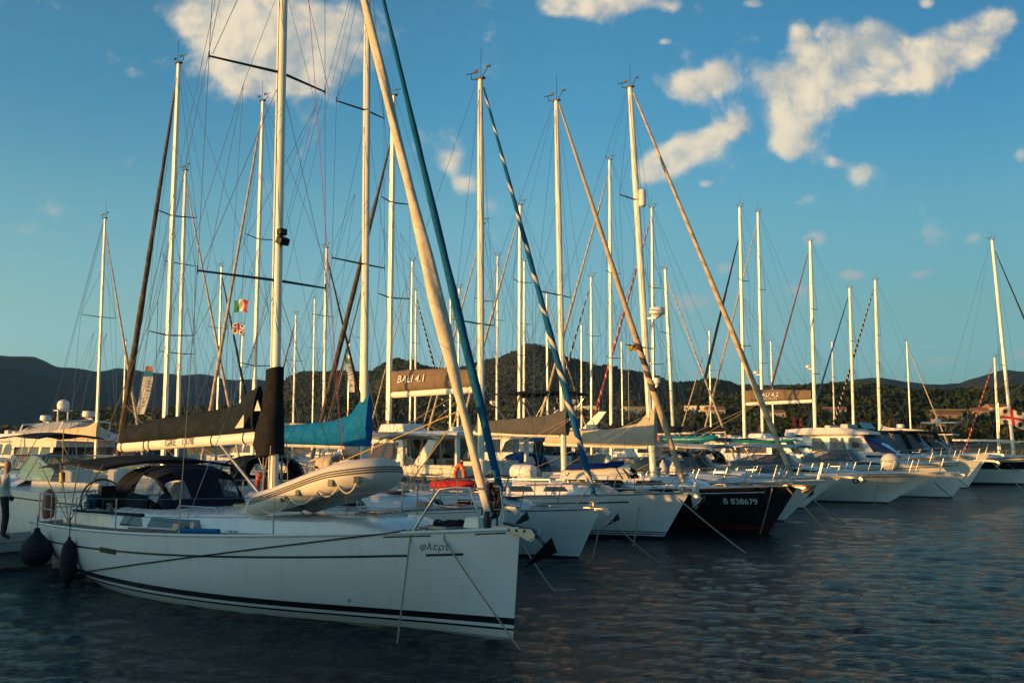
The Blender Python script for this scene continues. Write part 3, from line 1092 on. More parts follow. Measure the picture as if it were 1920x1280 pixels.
    if bim:
        bimini(h, root, -L + .4, -L + 2.6, h.fs + 1.95, B * .40, bim, legs=True)
    if rad:
        radar(mo, ax(rad) + Vector((mr * 1.4 + .28, 0, 0)), .26, .2)
    return root, h, ax, mo, top


root_h = {}
M_HULLBLUE = gel('white hull with navy boot stripe', bands=hbands((.04, WHITE), (.10, (.012, .02, .05)), (.16, WHITE)))
M_HULLWHITE = gel('white hull dark antifouling', bands=hbands((.03, WHITE)))
M_HULLTWO = gel('white hull with blue twin stripes', bands=hbands((.03, (.012, .02, .06)), (.07, WHITE), (.10, (.012, .02, .06)), (.14, WHITE), (.17, (.012, .02, .06)), (.20, WHITE), anti=(.008, .012, .03)))
M_HULLDARK = gel('black hull with red boot stripe', bands=[(-1, (.010, .009, .010)), (.06, (.11, .012, .012)), (.20, (.010, .011, .016))])
M_HULLBAND = gel('white hull with black topside band', bands=hbands((.10, WHITE), (1.02, (.010, .011, .016)), (1.52, WHITE)))
M_HULLGREY = gel('pale grey hull', bands=hbands((.06, (.58, .60, .60))))
M_HULLNAVY = gel('navy hull', bands=[(-1, (.02, .01, .01)), (.05, (.5, .5, .5)), (.1, (.012, .018, .04))])


def place_from_top(px, py, Y, ang, mx, rake, zb=1.6):
    """boat origin (bow at the waterline) so that its masthead is seen at the pixel"""
    T = P(px, py, Y)
    f = Vector((math.cos(ang), math.sin(ang), 0))
    base = T + f * ((T.z - zb) * math.tan(math.radians(rake)))
    o = base - f * mx
    return (o.x, o.y), T.z


# ================================================================== the big white racing cruiser in front
def build_front():
    bow = PZ(962, 1195)
    u = Vector((.725, -.689, 0))
    ang = math.atan2(u.y, u.x)
    root = thing('sailboat', 'big white racing cruiser with teak decks, black canvas hoods and a Greek name', 'sailboat', (bow.x, bow.y, 0), ang)
    h = Hull(12.6, 3.95, 1.48, 1.0, ov=.13, tr=-.25, keel=.55, zst=.16, sw=.80, e=2.1, midt=.42, aft=3.4, bowa=1.75, fp=1.9)
    W_ = (.80, .80, .78)
    D_ = (.008, .009, .013)
    hm = mat('white topsides with black boot stripes', rough=.22, coat=.4, var=.035, vscale=.8, streak=.10,
             bands=[(-1, (.30, .29, .25)), (-.01, (.62, .60, .53)), (.085, D_), (.12, W_), (.165, D_), (.265, W_)])
    h.mesh('hull', hm, root, 60, 18)
    h.deck(M_TEAK, root, .04, nt=44)
    h.rail('toe_rail', M_WHITE, root, .028, dz=.005, n=60)
    h.stripe('waist_stripe', M_LETTER, root, -.335, -.30, .10, .885)
    h.stripe('waist_stripe', M_LETTER, root, -.335, -.30, .905, .945)
    # hull port, toe rail fairleads
    pb = MB()
    for sg in (-1, 1):
        xs0, z0 = -8.6, .68
        pb.loft([[h.on(xs0 + i * .07, z0 + .01, sg, .006) for i in range(11)], [h.on(xs0 + i * .07, z0 + .105, sg, .006) for i in range(11)]], False, False)
    pb.build('port_light', M_BLACK, root)
    for (a, b_) in ((-.45, -.05), (-1.75, -1.05)):
        fb_ = MB()
        fb_.loft([[h.on(lerp(a, b_, i / 8), h.edge(lerp(a, b_, i / 8)).z - .055, -1, .004) for i in range(9)], [h.on(lerp(a, b_, i / 8), h.edge(lerp(a, b_, i / 8)).z - .035, -1, .004) for i in range(9)]], False, False)
        fb_.build('fairlead_slot', M_LETTER, root)
    MB().lathe(h.on(-2.45, .36, -1, .0), [(.0, .014), (.02, .014), (.028, .004), (.03, -.01)][::-1], 10, 'Y').build('through_hull_fitting', M_STEEL, root)
    # name on the bow
    lettering('φλερτ', .14, lambda x, y: h.on(-1.02 + x, 1.20 + y, -1, .006), M_LETTER, root, shear=.25, bold=.0)
    # coachroof
    c, side, top = cabin(root, -9.6, -2.0, h, .40, .20, 1.36, .95, M_WHITE, name='coachroof', n=12, tumble=.88,
                         win=[(-9.2, -8.3, .22, .70), (-8.15, -6.3, .22, .72)])
    # cockpit coamings, seats, wheel pedestal
    cb = MB()
    for sg in (-1, 1):
        cb.box((-10.7, sg * 1.15, 1.17), (2.3, .34, .34), 0, 0, (.98, .8))
    cb.build('cockpit_coaming', M_WHITE, root, bevel=.04)
    MB().box((-10.8, 0, 1.02), (2.4, 1.9, .05)).build('cockpit_floor', M_TEAK, root)
    for sg in (-1, 1):
        w = MB().torus((-11.0, sg * .85, 1.47), .46, .018, 30, 6, (1, 0, .15))
        for k in range(5):
            a = 2 * PI * k / 5
            w.tube([(-11.0, sg * .85, 1.47), (-11.0 - .06 * math.sin(a), sg * .85 + .45 * math.cos(a), 1.47 + .45 * math.sin(a))], .008, 4)
        w.build('steering_wheel', M_BLACK, root)
        MB().box((-10.85, sg * .85, 1.30), (.24, .26, .62), 0, 0, (.7, .8)).box((-10.8, sg * .85, 1.68), (.16, .34, .24)).build('steering_pedestal', M_BLACK, root, bevel=.02)
    for (x, y) in ((-9.9, 1.2), (-9.9, -1.2), (-10.9, 1.22), (-10.9, -1.22), (-8.9, .55), (-8.9, -.55)):
        winch(root, (x, y, 1.33 if x < -9.5 else h.edge(x).z + .42))
    # hood and awning
    sprayhood(h, root, -8.2, -9.85, h.edge(-8).z + .30, 1.02, .87, M_CVNAVY)
    bimini(h, root, -12.6, -9.5, 2.28, 1.55, M_CVBLACK, legs=True)
    # deck hardware
    hatch(root, -3.2, .25, h.edge(-3.2).z + .22, .62, .62, -.02)
    hatch(root, -1.35, 0, h.edge(-1.35).z + .02, .5, .5)
    hatch(root, -6.1, .45, h.edge(-6.1).z + .40, .45, .3)
    hatch(root, -6.1, -.45, h.edge(-6.1).z + .40, .45, .3)
    gb = MB()
    for sg in (-1, 1):
        gb.tube([top(-7.9, sg * .85, .0), top(-7.8, sg * .85, .09), top(-6.6, sg * .80, .09), top(-6.5, sg * .8, .0)], .014, 6)
        gb.tube([top(-5.4, sg * .72, .0), top(-5.3, sg * .72, .09), top(-4.2, sg * .62, .09), top(-4.1, sg * .6, .0)], .014, 6)
    gb.build('grab_rail', M_STEEL, root)
    tb = MB()
    for sg in (-1, 1):                     # genoa track and car on the side deck
        tb.tube([h.edge(x, sg, .62) + Vector((0, 0, .03)) for x in (-8.8, -7.4, -6.0)], .018, 4)
        tb.box(h.edge(-6.9, sg, .62) + Vector((0, 0, .09)), (.22, .06, .12))
        tb.lathe(h.edge(-6.4, sg, .62) + Vector((0, 0, .12)), [(.07, -.02), (.08, 0), (.07, .02)], 12, 'Y')
    tb.build('sheet_track', M_GALV, root)
    guard_rails(h, root, [-3.7, -5.9, -8.1, -10.0, -11.2], (-12.3, -1.4), .60)
    # pulpit of two separate hoops
    for sg in (-1, 1):
        b = MB()
        e0, e1 = h.edge(-1.36, sg, .05), h.edge(-.36, sg, .03)
        t0, t1 = h.edge(-1.00, sg, .08) + Vector((0, 0, .60)), h.edge(-.55, sg, .04) + Vector((0, 0, .60))
        pts = [e0, e0.lerp(t0, .85), t0 + Vector((.02, 0, .0)), t0.lerp(t1, .5) + Vector((0, 0, .015)), t1, e1.lerp(t1, .85), e1]
        b.tube(pts, .016, 8)
        b.tube([e0.lerp(t0, .45), e1.lerp(t1, .45)], .011, 6)
        b.build('pulpit', M_STEEL, root)
    pushpit(h, root, .62)
    anchor(root, .18, 1.53, M_DARKMETAL, 1.15)
    bb = MB()
    for sg in (-1, 1):
        bb.slab([(-.25, 1.50), (.42, 1.50), (.50, 1.42), (.36, 1.34), (.16, 1.42), (-.25, 1.44)], .006)
        for i in range(len(bb.v) - 12, len(bb.v)):
            bb.v[i] = (bb.v[i][0], bb.v[i][1] + sg * .085, bb.v[i][2])
    bb.build('anchor_cheek', M_GALV, root)
    hb = MB()
    for x in (.0, .15, .30):
        hb.lathe((x, -.092, 1.47), [(.024, -.004), (.024, .001), (.001, .001)], 12, 'Y')
    hb.build('cheek_hole', M_BLACK, root)
    wl = MB()
    wl.box((-.75, .0, 1.52), (.34, .2, .16), 0, 0, (.8, .8)).lathe((-.75, .17, 1.54), [(.09, -.05), (.06, 0), (.09, .05)], 12, 'Y')
    wl.build('windlass', M_WHITE, root, bevel=.02)
    for x in (-1.25, -4.6):
        for sg in (-1, 1):
            e = h.edge(x, sg, .10)
            MB().tube([e + Vector((-.13, 0, .075)), e + Vector((.13, 0, .075))], .014, 6).tube([e + Vector((-.05, 0, 0)), e + Vector((-.05, 0, .07))], .016, 5).tube([e + Vector((.05, 0, 0)), e + Vector((.05, 0, .07))], .016, 5).build('cleat', M_STEEL, root)
    # rig
    mx = -5.98
    zb = h.edge(mx).z + .30
    ax, mo = mast_rig(root, mx, zb, 17.9, .098, .5, (.2565, .4985, .72), 1.38, .30, chain=(1.78, 1.17), chainx=-6.05, backx=-12.3, backz=1.05, wire=.007)
    MB().box(ax(6.55) + Vector((.16, -.02, 0)), (.14, .16, .12)).box(ax(6.38) + Vector((.19, -.02, 0)), (.18, .2, .14), 0, .4).build('deck_light', M_BLACK, mo, bevel=.02)
    MB().box((mx, 0, zb + .02), (.36, .3, .06)).build('mast_step', M_GALV, root)
    rb = MB()
    rnd = random.Random(4)
    for i in range(10):                     # rope tails gathered at the mast foot
        y = rnd.uniform(-.20, .2)
        p = ax(zb + rnd.uniform(.9, 1.6)) + Vector((rnd.uniform(-.22, .2), y, 0))
        q = Vector((p.x + rnd.uniform(-.2, .1), y * 1.3, zb + .05))
        rb.tube(sagline(p, q, 0, 4), .010, 5)
    rb.build('halyard_tail', M_ROPEN, root)
    a = ax(2.80) + Vector((-.16, 0, 0))
    e = Vector((-10.62, -.72, 2.60))
    bo = boom_part(root, a, e, .088, M_MASTW, vang=(mx - .14, 0, zb + .12))
    sb = MB()
    d = (e - a).normalized()
    sd_ = Vector((d.y, -d.x, 0)).normalized()
    if sd_.y > 0:
        sd_ = -sd_
    for f in (.965, .80, .765, .34, .14):
        cc_ = a.lerp(e, f)
        sb.tube([cc_ + sd_ * (math.cos(k * PI / 6) * .078) + Vector((0, 0, math.sin(k * PI / 6) * .118)) for k in range(13)], .010, 4)
    sb.build('lashing', M_BLACK, bo)
    mid = a.lerp(e, .56)
    dn = -d if d.x > 0 else d
    lettering('· GRE · 1378', .19, lambda x, y: mid + (-dn) * x + sd_ * (.083 - abs(y) * .04) + Vector((0, 0, y + .005 + (-dn).z * x * 0)), M_LETTER, root, bold=.0)
    cv = sail_cover(root, a + Vector((-.35, 0, .06)), e + Vector((.10, 0, .08)), [(0, .88), (.06, .80), (.14, .56), (.35, .50), (.7, .44), (.95, .33), (1, .28)],
                    [(0, .20), (.1, .19), (.5, .16), (1, .09)], M_CVDARK, n=44, below=.02, seed=3, k=16)
    fr = MB()
    rings = []
    for i in range(15):
        f = i / 14
        z = lerp(2.45, 4.02, f)
        xb_ = lerp(-.66, -.20, sm((f - .10) / .8)) * (1.0 if f > .12 else .75)
        ring = []
        for j in range(20):
            an = 2 * PI * j / 20
            w = 1 + .14 * mnoise.noise((math.cos(an) * 1.4, math.sin(an) * 1.4, z * 2.1)) + .05 * mnoise.noise((math.cos(an) * 4, math.sin(an) * 4, z * 4))
            xr = .17 if math.cos(an) > 0 else -xb_
            ring.append(ax(z) + Vector((math.cos(an) * xr * w, math.sin(an) * (.20 - .05 * f) * w, .04 * math.cos(an))))
        rings.append(ring)
    cf = fr.loft(rings).build('sail_cover', M_CVBLACK, root, 60)
    em = MB()
    for (p, s_) in ((a.lerp(e, .10) + Vector((0, 0, .18)), .16),):
        q = p + sd_ * .215
        em.add([q, q - d * s_ * 0 + d * s_ * 1.5 * 1, q + Vector((0, 0, s_ * 1.5))], [(0, 1, 2)])
    q2 = ax(3.26) + Vector((-.33, -.215, 0))
    em.add([q2, q2 + Vector((.20, .01, 0)), q2 + Vector((.10, .0, .20))], [(0, 1, 2)])
    em.build('sailmaker_patch', M_CVWHITE, root, 0)
    # rolled headsail
    furled((-.48, 0, 1.62), ax(17.2) + Vector((.12, 0, 0)), [(0, .040), (.035, .052), (.09, .064), (.13, .088), (.17, .114), (.21, .102), (.31, .080), (.45, .072), (.7, .058), (.95, .035), (1, .02)],
           SAIL_BEIGE, root, n=190, k=20, twist=1.6, wr=.26, seed=5)
    MB().lathe((-.50, 0, 1.56), [(.05, -.12), (.06, .02), (.045, .14)], 12).build('furling_drum', M_BLACK, root)
    fl = MB()
    fl.tube([top(-6.4, -.62, .05), Vector((-1.05, -.02, 3.15))], .008, 5)
    fl.tube([Vector((-3.2, .75, 1.9)), Vector((-1.05, .02, 3.15))], .008, 5)
    fl.build('headsail_sheet', M_ROPEY, root)
    # halyards clipped forward and lazy lines
    lj = MB()
    for sg in (-1, 1):
        pt = ax(9.2) + Vector((0, sg * .8, 0))
        for f in (.25, .55, .85):
            lj.tube([pt, a.lerp(e, f) + Vector((0, sg * .12, .35))], .0045, 4)
        lj.tube([pt, ax(11.5)], .0045, 4)
    lj.tube([ax(17.7) + Vector((-.2, 0, 0)), e + Vector((0, 0, .05))], .006, 4)
    lj.build('lazy_jack', M_WIRE, root)
    rl = MB()
    rl.tube([ax(16.0) + Vector((.2, .05, 0)), Vector((-1.0, .5, 1.9))], .006, 4)
    rl.tube([ax(15.9) + Vector((.2, -.05, 0)), Vector((-2.6, -.9, 1.6))], .006, 4)
    rl.build('spare_halyard', M_ROPER, root)
    # things carried on the stern quarter
    db = MB()
    db.tube([(-12.35, -1.15, 1.65), (-12.4, -1.15, 3.0)], .010, 5).lathe((-12.36, -1.15, 1.95), [(.02, -.12), (.06, -.10), (.06, .10), (.02, .12)], 10)
    db.build('danbuoy', M_YELLOW, root)
    pole = MB().tube([h.edge(-10.2, -1, .09) + Vector((0, 0, .34)), h.edge(-7.1, -1, .09) + Vector((0, 0, .32))], .028, 8)
    pole.build('boathook', M_CVNAVY, root)
    bl = MB().tube([h.edge(-6.35, -1, .32) + Vector((0, 0, .06)), h.edge(-5.2, -1, .30) + Vector((0, 0, .06))], .04, 8)
    bl.build('spinnaker_bag', M_CVBLUE, root)
    return root, h, ax, top, u, bow


front, FH, FAX, FTOP, FU, FBOW = build_front()
FM = Matrix.Translation((FBOW.x, FBOW.y, 0)) @ Matrix.Rotation(math.atan2(FU.y, FU.x), 4, 'Z')


def on_front(x, y, z):
    return FM @ Vector((x, y, z))


# ------------------------------------------------------------------ inflatable dinghy, upside down on the foredeck
def build_dinghy():
    base = on_front(-5.08, -.46, 1.50)
    root = thing('inflatable_dinghy', 'grey inflatable dinghy lashed upside down on the foredeck of the white racing cruiser', 'dinghy', base, math.atan2(FU.y, FU.x))
    pit = math.radians(9)
    R = Matrix.Rotation(-pit, 3, 'Y')

    def T(x, y, z):
        return R @ Vector((x, y, z))
    path = []
    hw, Lr = .50, 2.15
    path += [(-.12, -hw, .10), (.25, -hw, .13), (.8, -hw, .16), (1.4, -hw, .20), (1.9, -hw * 1.0, .25)]
    for k in range(1, 12):
        a = -PI / 2 + PI * k / 12
        path.append((Lr + .62 * math.cos(a), hw * math.sin(a), .27 + .03 * math.cos(a)))
    path += [(1.9, hw, .25), (1.4, hw, .20), (.8, hw, .16), (.25, hw, .13), (-.12, hw, .10)]
    rad = [.05] + [.2] * 2 + [.215] * (len(path) - 6) + [.2] * 2 + [.05]
    pts = [T(*p) for p in path]
    # smooth the path
    fine, fr = [], []
    for i in range(len(pts) - 1):
        for k in range(4):
            fine.append(pts[i].lerp(pts[i + 1], k / 4))
            fr.append(lerp(rad[i], rad[i + 1], (k / 4) ** .5))
    fine.append(pts[-1])
    fr.append(rad[-1])
    for _ in range(5):
        fine = [fine[0]] + [(fine[i - 1] + fine[i] * 2 + fine[i + 1]) / 4 for i in range(1, len(fine) - 1)] + [fine[-1]]
    MB().tube(fine, fr, 18).build('tube', M_RUB, root, 60)
    st = MB()
    for dz in (.035, .0, -.035):
        q = []
        m = len(fine)
        for i in range(3, m - 3):
            t = (fine[i + 1] - fine[i - 1]).normalized()
            out = t.cross(Vector((0, 0, 1))).normalized()
            rr = math.sqrt(max(.001, fr[i] ** 2 - (dz + .05) ** 2))
            q.append(fine[i] + out * (rr + .004) + Vector((0, 0, dz + .05)))
        st.tube(q, .011, 5)
    st.build('rubbing_strake', M_RUBSTR, root)
    rings = []
    for i in range(11):
        f = i / 10
        x = lerp(.1, 2.55, f)
        w = .46 * (1 - max(0, f - .55) ** 2 * 3.0)
        hh = lerp(.20, .30, f) * (1 - max(0, f - .8) * 2.2)
        rings.append([T(x, k * w, .22 + .05 * f + hh * (1 - abs(k) ** 1.3)) for k in (-1, -.7, -.35, 0, .35, .7, 1)])
    MB().loft(rings, False, False).build('hull', M_RUB, root, 70)
    MB().slab([(.12, .02), (.18, .02), (.18, .38), (.12, .36)], .44).build('transom', M_GREYDECK, root)
    lf = MB()
    idx = [i for i in range(6, len(fine) // 2 - 6, 6)]
    prev = None
    for i in idx:
        t = (fine[i + 1] - fine[i - 1]).normalized()
        out = t.cross(Vector((0, 0, 1))).normalized()
        p = fine[i] + out * (fr[i] * .8) + Vector((0, 0, -fr[i] * .62))
        if prev is not None:
            lf.tube(sagline(prev, p, .13, 8), .012, 5)
        prev = p
    lf.build('grab_line', M_ROPEW, root)
    for i in (14, 22, 30):
        t = (fine[i + 1] - fine[i - 1]).normalized()
        out = t.cross(Vector((0, 0, 1))).normalized()
        p = fine[i] + out * (fr[i] * .95) + Vector((0, 0, -.08))
        MB().box(p, (.10, .06, .10), math.atan2(t.y, t.x)).build('handle', M_RUBSTR, root, bevel=.012)
    hb = T(2.35, -.25, .27) + Vector((0, 0, .2))
    MB().lathe(hb, [(.02, -.22), (.075, -.19), (.085, 0), (.075, .19), (.02, .22)], 12, 'X').build('roller_fender', M_FENDERW, root)
    i0 = 11
    t = (fine[i0 + 1] - fine[i0 - 1]).normalized()
    out = t.cross(Vector((0, 0, 1))).normalized()
    up = out.cross(t)
    lettering('Gen', .13, lambda x, y: fine[i0] - t * x + out * math.sqrt(max(.001, (fr[i0] + .006) ** 2 - (y + .10) ** 2)) - Vector((0, 0, y + .10)), M_LETTER, root, bold=.004)
    # lashing to the deck
    return root


dinghy = build_dinghy()
# ================================================================== moored next to it: the other bows of the near row
def row(r, n):
    """point at distance r along the pontoon and n out from it towards the water"""
    return (r * .57 + n * .82, r * .82 - n * .57)


def place_bow(px, py):
    p = PZ(px, py)
    return (p.x, p.y)


# blue genoa boat, mostly behind the front cruiser
o, tz = place_from_top(690, -110, 22.9, ANG_A, -3.75, .6)
b05 = sailboat('white sailboat with furled dark blue foresail and blue sail cover behind the inflatable dinghy', o, ANG_A, L=9.6, B=3.2, fb=1.40, fs=1.1, ov=.35,
               mx=-3.75, mz=tz, mr=.085, rake=.6, spr=(.40, .68), sw=.85, genoa=SAIL_TEAL, gr=.085, gfrac=.985, cover=M_CVBLUE, coverh=.50, collar=2.3, boomz=2.62, booml=3.6, swing=-.35, detail=2, cab=(.42, .32))
# candy-striped genoa boat
bp = place_bow(1085, 1045)
o, tz = place_from_top(895, 105, 25.3, ANG_A, -3.0, .3)
b1 = sailboat('small white sloop with white bow and blue-and-white rolled foresail beside the front cruiser', bp, ANG_A, L=8.8, B=3.1, fb=1.16, fs=.95, ov=.62,
              mx=-2.95, mz=12.35, mr=.085, rake=.4, spr=(.40,), sw=.85, genoa=SAIL_BLUEW, gr=.075, gfrac=.98, detail=2, hull=M_HULLWHITE, boom=False, cab=(.44, .34), win=True)
# long white sloop
bp = place_bow(1243, 1010)
b2 = sailboat('white sloop with navy twin waterline stripes and tan rolled foresail', bp, ANG_A, L=9.6, B=3.2, fb=1.32, fs=1.05, ov=.85,
              mx=-3.35, mz=13.55, mr=.085, rake=1.1, spr=(.48,), sw=.95, genoa=SAIL_TAN, gr=.085, gfrac=.99, cover=M_CVGREY, coverh=.52, boomz=2.95, booml=3.4, detail=2, hull=M_HULLTWO)
b2[1].stripe('waist_stripe', M_CVNAVY, b2[0], -.24, -.20, .30, .86)
# black hull
bp = place_bow(1442, 998)
b3 = sailboat('black-hulled sailing yacht with pale registration number and beige sail cover', bp, ANG_A, L=10.6, B=3.4, fb=1.42, fs=1.15, ov=.95, hull=M_HULLDARK,
              mx=-3.95, mz=15.0, mr=.10, rake=3.0, spr=(.32, .70), sw=.9, genoa=SAIL_CREAM, gr=.085, gfrac=.985, cover=M_CVBEIGE, coverh=.55, boomz=2.60, booml=4.2, collar=2.3, detail=2)
h3, r3 = b3[1], b3[0]
h3.stripe('cove_stripe', M_LETTERW, r3, -.17, -.145, .45, .93)
lettering('B 838679', .25, lambda x, y: h3.on(-.66 + x, .93 + y, -1, .006), M_LETTERW, r3, bold=.002)
b3[1].rail('rubbing_strake', M_BLACK, r3, .03, q=.985, n=20)
bow3 = MB()
bow3.box((h3.ov + .10, 0, h3.fb + .02), (.8, .34, .06)).box((h3.ov + .30, .0, h3.fb - .08), (.36, .30, .10), 0, -.5)
bow3.build('bowsprit', M_WOOD, r3, bevel=.01)
ax3, mo3 = b3[2], b3[3]
radar(mo3, ax3(7.0) + Vector((.52, 0, 0)), .27, .20)
MB().lathe(ax3(11.0) + Vector((.26, -.06, 0)), [(.05, -.32), (.12, -.27), (.13, 0), (.12, .27), (.05, .32)], 12).build('radar_reflector', M_WHITE, mo3)
radar(mo3, ax3(4.7) + Vector((.35, 0, 0)), .12, .16, 'loudhailer')

# things carried on those decks (top level)
def world_of(root, p):
    return Matrix.Translation(root.location) @ Matrix.Rotation(root.rotation_euler.z, 4, 'Z') @ Vector(p)


def covered_tender(boat, x, y, z, label):
    r = boat[0]
    t = thing('covered_dinghy', label, 'dinghy', world_of(r, (x, y, z)), r.rotation_euler.z)
    rings = []
    for i in range(13):
        f = i / 12
        w = .52 * math.sin(PI * min(1, .12 + f * .95)) ** .5
        hh = .30 + .14 * f
        rings.append([Vector((lerp(-1.1, 1.15, f), -w * math.cos(PI * k / 8), .02 + hh * math.sin(PI * k / 8) ** .8)) for k in range(9)])
    MB().loft(rings, False, False).build('hull', M_CREAM, t, 60)
    rings = []
    for i in range(13):
        f = i / 12
        w = .57 * math.sin(PI * min(1, .14 + f * .9)) ** .5
        hh = .36 + .15 * f
        rings.append([Vector((lerp(-.9, .95, f), -w * math.cos(lerp(.16, .84, k / 8) * PI) * 1.1, .05 + hh * math.sin(lerp(.16, .84, k / 8) * PI) ** .6 + .05 * mnoise.noise((f * 7, k * .8, 1)))) for k in range(9)])
    MB().loft(rings, False, False).build('cover', M_CVROYAL, t, 60)
    fr = MB()
    rd = random.Random(2)
    for k in range(9):
        y0 = rd.uniform(-.45, .45)
        fr.tube([(.93, y0, .34), (1.08, y0 * 1.1, .20 + rd.uniform(-.06, .06)), (1.16, y0 * 1.1, .05)], .025, 4)
    fr.build('fringe', M_CVNAVY, t)
    return t


covered_tender(b2, -2.1, -.15, b2[1].edge(-2).z + .42, 'small dinghy under a royal blue cover on the white sloop\'s foredeck')


# ------------------------------------------------------------------ motor boats
def motorboat(label, loc, ang, L=9.5, B=3.2, fb=1.6, fs=1.1, ov=1.6, hull=None, style='cruiser', name='motor_yacht', group=None, top=None,
              rail=True, plat=True, cat='motor yacht', glass=None, scr=None, bands=None, detail=1, arch=False, bim=None, dark=None, htop=None, seat=None, saloon=1.02):
    root = thing(name, label, cat, (loc[0], loc[1], 0), ang, group)
    h = Hull(L, B, fb, fs, ov=ov, tr=-.2, keel=.5, zst=-.2, sw=.9, e=2.4, midt=.38, aft=4.5, bowa=1.35, flare=.75, fp=1.5)
    root_h[root.name] = h
    hm = hull or M_HULLWHITE
    h.mesh('hull', hm, root, 28 if detail else 16, 10 if detail else 7)
    h.deck(M_DECK, root, .10, nt=20)
    h.rail('rub_rail', M_WHITE if not dark else M_BLACK, root, .035, dz=-.02, n=24)
    if detail:
        h.stripe('sheer_stripe', M_CVGREY, root, -.22, -.18, .1, .93)
    gl = glass or M_TINT
    z0 = h.edge(-L * .5).z
    # raised foredeck trunk
    fd = []
    for i in range(11):
        f = i / 10
        x = lerp(-L * .52, -L * .08, f)
        hg = (.34 if style != 'hardtop' else .42) * (1 - f ** 2.2) + .03
        w = (B * .40) * (1 - .75 * f ** 1.8)
        zz = h.edge(x).z
        fd.append([Vector((x, k * w, zz - .03 + hg * (1 - abs(k) ** 3.5))) for k in (-1, -.9, -.7, -.35, 0, .35, .7, .9, 1)])
    b = MB().loft(fd, False, False)
    tr = b.build('foredeck_trunk', M_WHITE, root, 50)
    wb = MB()
    for sg in (-1, 1):
        wb.loft([[Vector((lerp(-L * .46, -L * .26, i / 6), sg * (B * .405 * (1 - .75 * ((i / 6) * .46) ** 1.8)), h.edge(-L * .4).z + .10 + .02 * i / 6 * .0 + k * (.13 * (1 - (i / 6) ** 2) + .01))) for i in range(7)] for k in (0, 1)], False, False)
    wb.build('side_window', M_GLASS, tr)
    hatch(root, -L * .24, 0, h.edge(-L * .24).z + .30, .5, .5)
    zt = z0 + .30
    if style in ('cruiser', 'hardtop'):
        # raked windscreen with frame
        xf, xm, xa = -L * .44, -L * .58, -L * .74
        hh = .62 if style == 'cruiser' else 1.7
        pts = lambda sg: [Vector((xf, sg * .3, zt)), Vector((xf - .25, sg * B * .30, zt)), Vector((xm - .2, sg * B * .42, zt - .05)), Vector((xa, sg * B * .44, zt - .10))]
        topp = lambda sg: [Vector((xf - .75 * hh * 1.3, sg * .28, zt + hh)), Vector((xf - .75 * hh * 1.3 - .12, sg * B * .25, zt + hh)), Vector((xm - .85 * hh, sg * B * .37, zt + hh * .95)), Vector((xa - .1, sg * B * .42, zt + hh * (.35 if style == 'cruiser' else .9)))]
        lo = pts(-1)[::-1] + pts(1)
        hi = topp(-1)[::-1] + topp(1)
        ws = MB().loft([lo, hi], False, False).build('windscreen', scr or gl, root, 20)
        fr = MB()
        fr.tube(hi, .028, 6)
        fr.tube(lo, .022, 6)
        for k in range(len(lo)):
            fr.tube([lo[k], hi[k]], .018, 5)
        fr.build('windscreen_frame', M_STEEL if style == 'cruiser' else M_BLACK, ws)
        # cockpit sides, seats and dash
        cb = MB()
        for sg in (-1, 1):
            cb.box((-L * .82, sg * B * .42, h.fs + .18), (L * .34, .22, .42))
        cb.box((-L * .64, 0, zt - .12), (.5, B * .78, .3)).box((-L * .93, 0, h.fs + .1), (.6, B * .7, .42))
        cb.box((-L * .74, B * .2, h.fs + .34), (.5, .7, .7)).box((-L * .74, -B * .2, h.fs + .34), (.5, .7, .7))
        cb.build('cockpit_seats', seat or M_CREAM, root, bevel=.05)
        if style == 'hardtop':
            zh = zt + hh + .06
            rings = []
            for i in range(9):
                f = i / 8
                x = lerp(xf - .8, -L * .90, f)
                w = B * .40 * (1 - .25 * (1 - f) ** 3)
                rings.append([Vector((x, k * w, zh + .10 * (1 - abs(k) ** 3) - .10 * (1 - f) ** 4)) for k in (-1, -.9, -.5, 0, .5, .9, 1)] + [Vector((x, k * w * .96, zh - .06 - .10 * (1 - f) ** 4)) for k in (1, .5, 0, -.5, -1)])
            ht = MB().loft(rings).build('hardtop', htop or M_CVBLACK, root, 50)
            for sg in (-1, 1):
                for (x0, x1, wd) in ((-L * .58, -L * .52, .35), (-L * .80, -L * .74, .55), (-L * .9, -L * .86, .3)):
                    sp = MB()
                    sp.add([Vector((x1, sg * B * .43, zt - .3)), Vector((x1 - wd, sg * B * .43, zt - .3)), Vector((x0 - wd - .25, sg * B * .40, zh)), Vector((x0 - .25, sg * B * .40, zh))], [(0, 1, 2, 3)])
                    sp.build('pillar', htop or M_CVBLACK, ht, 0).modifiers.new('thick', 'SOLIDIFY').thickness = .05
        if arch:
            ab = MB()
            for sg in (-1, 1):
                ab.slab([(-L * .80, h.fs + .3), (-L * .74, h.fs + .3), (-L * .84, zt + 1.15), (-L * .90, zt + 1.15)], .05)
                for i in range(len(ab.v) - 8, len(ab.v)):
                    ab.v[i] = (ab.v[i][0], ab.v[i][1] + sg * B * .43, ab.v[i][2])
            ab.box((-L * .87, 0, zt + 1.15), (.34, B * .9, .09))
            ar = ab.build('radar_arch', M_WHITE, root, bevel=.03)
            radar(ar, (-L * .87, .2, zt + 1.38), .28, .2)
